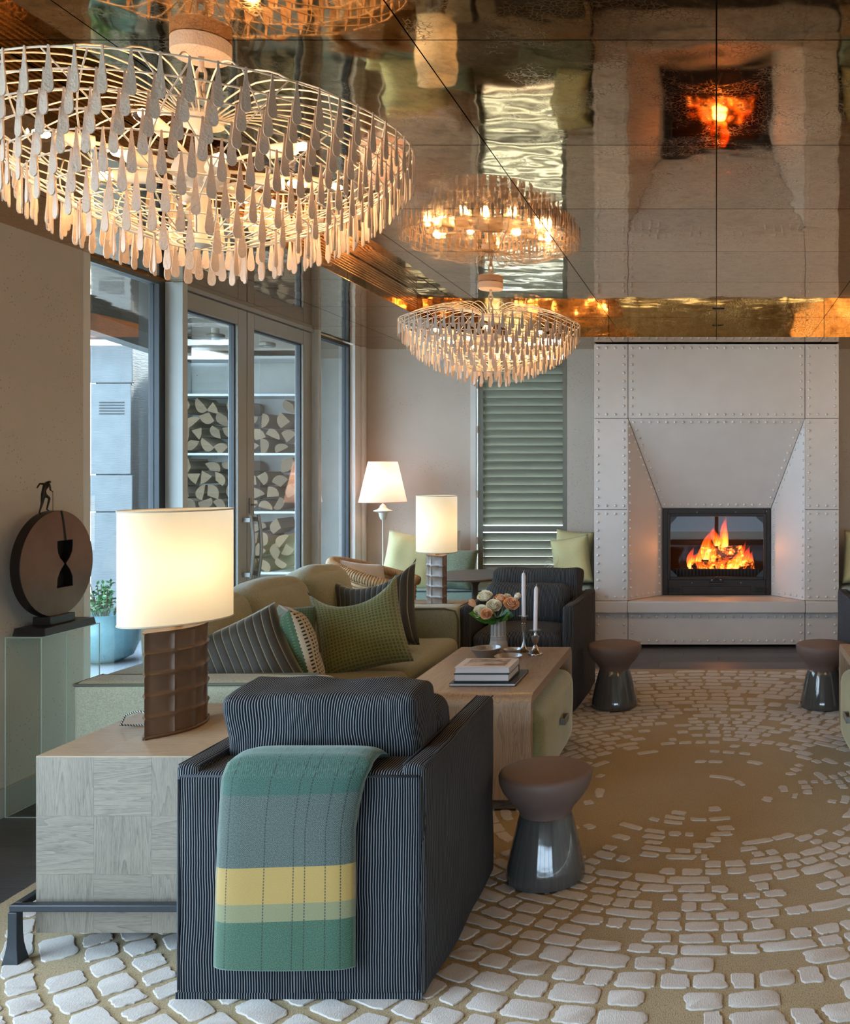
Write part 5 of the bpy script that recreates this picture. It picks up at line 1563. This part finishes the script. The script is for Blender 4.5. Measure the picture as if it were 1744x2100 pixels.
# stooping bronze figure drawing a thread out of the wheel
def figure(parent, loc):
    S = 0.148
    J_ = {'pelvis': (0, -0.115, 0.47), 'belly': (0, -0.085, 0.58), 'chest': (0, -0.03, 0.70), 'neck': (0, 0.055, 0.775), 'head': (0, 0.105, 0.79), 'crown': (0, 0.145, 0.775),
          'kneeR': (-0.03, -0.115, 0.24), 'ankR': (-0.03, -0.215, 0.015), 'toeR': (-0.03, -0.145, -0.055), 'hipL': (0.03, -0.085, 0.45), 'kneeL': (0.04, 0.055, 0.37), 'ankL': (0.04, -0.045, 0.085), 'toeL': (0.04, 0.045, 0.045),
          'shR': (-0.07, 0.0, 0.735), 'elbR': (-0.085, -0.12, 0.745), 'hanR': (-0.085, -0.225, 0.63), 'shL': (0.07, 0.01, 0.72), 'elbL': (0.085, 0.025, 0.575), 'wriL': (0.06, 0.13, 0.545), 'hanL': (0.05, 0.165, 0.52)}
    rad = {'pelvis': 0.062, 'belly': 0.052, 'chest': 0.066, 'neck': 0.026, 'head': 0.040, 'crown': 0.034, 'kneeR': 0.032, 'ankR': 0.018, 'toeR': 0.014, 'hipL': 0.05, 'kneeL': 0.033, 'ankL': 0.018, 'toeL': 0.015,
           'shR': 0.032, 'elbR': 0.022, 'hanR': 0.018, 'shL': 0.032, 'elbL': 0.021, 'wriL': 0.015, 'hanL': 0.018}
    E_ = [('pelvis', 'belly'), ('belly', 'chest'), ('chest', 'neck'), ('neck', 'head'), ('head', 'crown'), ('pelvis', 'kneeR'), ('kneeR', 'ankR'), ('ankR', 'toeR'), ('pelvis', 'hipL'), ('hipL', 'kneeL'), ('kneeL', 'ankL'), ('ankL', 'toeL'),
          ('chest', 'shR'), ('shR', 'elbR'), ('elbR', 'hanR'), ('chest', 'shL'), ('shL', 'elbL'), ('elbL', 'wriL'), ('wriL', 'hanL')]
    names = list(J_); me = bpy.data.meshes.new('figure')
    me.from_pydata([Vector(J_[k]) * S / 0.85 for k in names], [(names.index(a), names.index(b)) for a, b in E_], [])
    o = bpy.data.objects.new('figure', me); place(o, parent, loc)
    me.materials.append(M['bronze_dark'])
    sk = o.modifiers.new('skin', 'SKIN'); sk.use_smooth_shade = True
    for i, k in enumerate(names):
        r_ = rad[k] * S / 0.85; me.skin_vertices[0].data[i].radius = (r_, r_)
    me.skin_vertices[0].data[0].use_root = True
    sb = o.modifiers.new('smooth', 'SUBSURF'); sb.levels = 2; sb.render_levels = 2
    return o
fig = figure(sc_, (0.0, -0.045, cz + Rw - 0.008))
MB().tube([(0.009, -0.017, cz + Rw - 0.002), (0.009, -0.017, cz + Rw + 0.080)], 0.0012, 5).build('thread', M['bronze_dark'], sc_)

# ------------------------------------------------------------------ far corner: window seat, round table, rattan chair, cushions
def bench(x0, x1, label):
    t = thing('window_seat', label, 'bench', ((x0 + x1) / 2, 8.1, 0))
    w2 = (x1 - x0) / 2
    MB().box(-w2, w2, -0.25, 0.295, 0.0, 0.39).build('bench_box', M['bench_wood'], t)
    o = softbox(2 * w2, 0.56, 0.115, 0.03, 14, (0, 0, 0.012), 0.004, 4, 1).build('seat_cushion', M['bench'], t, True, (0, 0.012, 0.4475)); weld(o)
    MB().tube([(-w2 + 0.01, -0.268, 0.493), (w2 - 0.01, -0.268, 0.493)], 0.006, 6).build('piping', M['piping_dark'], t, True)
bench(-3.0, -1.05, 'window seat with mint cushion below the slatted shutter')
bench(1.05, 3.0, 'window seat cushion at the right of the fireplace')
put_pillow('yellow_cushion', M['yellow'], 0.50, 0.46, 0.19, (-2.52, 7.92, 0.505), 14, 14, 10, 'pale yellow cushion standing on the window seat behind the far lamp', seed=7)
put_pillow('white_cushion', M['white_cotton'], 0.48, 0.44, 0.16, (-2.42, 8.14, 0.505), 4, 10, -8, 'white cushion peeping out behind the pale yellow one', seed=8)
put_pillow('tweed_cushion', M['tweed'], 0.36, 0.34, 0.14, (-2.18, 7.86, 0.505), -8, 16, 2, 'small green tweed cushion partly behind the far lamp base', seed=9)
put_pillow('box_cushion', M['yellow'], 0.36, 0.20, 0.12, (-2.72, 7.88, 0.505), 20, 24, 0, 'low pale cushion lying left of the pale yellow one on the window seat', seed=14)
pc = put_pillow('yellow_cushion', M['yellow'], 0.34, 0.42, 0.15, (-1.245, 8.07, 0.512), -8, 14, -10, 'pale green yellow cushion with white embroidery beside the fireplace', seed=10)
put_pillow('yellow_cushion', M['yellow'], 0.33, 0.46, 0.13, (-1.24, 8.22, 0.512), 6, 10, 5, 'plain pale green yellow cushion behind the embroidered one', seed=12)
mb = MB()
for k in range(7):
    a = R(20 + k * 26); q = [(-0.13 + 0.09 * t * math.cos(a + 0.9 * t), -0.088 + 0.02 * abs(t - 0.3), 0.18 + 0.09 * t * math.sin(a + 0.9 * t)) for t in [j / 6 for j in range(7)]]
    mb.tube(q, 0.0018, 4)
mb.build('embroidery', M['embroidery'], pc)
put_pillow('yellow_cushion', M['yellow'], 0.34, 0.46, 0.15, (1.26, 8.10, 0.512), 8, 14, 6, 'olive yellow cushion at the right of the fireplace by the frame edge', seed=11)
rt = thing('round_table', 'round grey stained wooden pedestal table before the window seat', 'table', (-1.83, 7.20, 0.0))
MB().lathe([(0.0, 0.655), (0.10, 0.655), (0.32, 0.682), (0.352, 0.690), (0.355, 0.698), (0.35, 0.705), (0.0, 0.705)], 56).build('tabletop', M['dark_wood'], rt, 40)
MB().lathe([(0.19, 0.0), (0.19, 0.015), (0.05, 0.03), (0.026, 0.06), (0.024, 0.62), (0.05, 0.655), (0.0, 0.66)], 28).build('pedestal_stem', M['dark_wood'], rt, 40)
# rattan tub chair
rc_ = thing('rattan_chair', 'woven rattan tub chair behind the sofa', 'armchair', (-2.43, 6.92, 0.0), R(-78))
mb = MB()
def rim_h(a):       # a=0 is the back
    return 0.62 + 0.20 * (0.5 + 0.5 * math.cos(a)) ** 1.2
for k in range(22):
    q = k / 21
    pts = []
    for j in range(49):
        a = R(-128 + 256 * j / 48); h = 0.16 + (rim_h(a) - 0.16) * q
        rr_x = 0.30 + 0.035 * q + 0.004 * math.sin(j * 2.0 + (k % 2) * PI)
        pts.append((rr_x * math.sin(a), -rr_x * math.cos(a), h))
    mb.tube(pts, 0.0135, 6)
mb.build('woven_shell', M['rattan'], rc_, True, kind='stuff')
pts = []
for j in range(49):
    a = R(-130 + 260 * j / 48); pts.append((0.345 * math.sin(a), -0.345 * math.cos(a), rim_h(a) + 0.01))
mb = MB().tube(pts, 0.034, 12)
for j in range(90):
    a = R(-128 + 256 * j / 89); c = Vector((0.345 * math.sin(a), -0.345 * math.cos(a), rim_h(a) + 0.01)); tn = Vector((math.cos(a), math.sin(a), 0)); no = Vector((math.sin(a), -math.cos(a), 0))
    mb.tube([c + (no * math.cos(w) + Vector((0, 0, 1)) * math.sin(w)) * 0.035 + tn * 0.010 * math.sin(w) for w in [2 * PI * i / 10 for i in range(10)]], 0.005, 4, True)
mb.build('rolled_rim', M['rattan'], rc_, True)
MB().lathe([(0.0, 0.16), (0.29, 0.16), (0.30, 0.19), (0.30, 0.30), (0.0, 0.31)], 32).build('seat', M['rattan'], rc_, 40)
for sx in (-1, 1):
    for sy in (-1, 1): MB().tube([(sx * 0.2, sy * 0.2, 0.17), (sx * 0.24, sy * 0.24, 0.0)], 0.018, 8).build('leg', M['rattan'], rc_, True)
o = softbox(0.46, 0.46, 0.12, 0.05, 8, (0, 0, 0.03), 0.004, 4, 2).build('seat_cushion', M['white_cotton'], rc_, True, (0, 0.02, 0.368)); weld(o)
put_pillow('lavender_cushion', M['white_cotton'], 0.44, 0.40, 0.16, (-2.52, 6.93, 0.435), 72, 16, 10, 'off white cushion leaning in the rattan tub chair', seed=13)
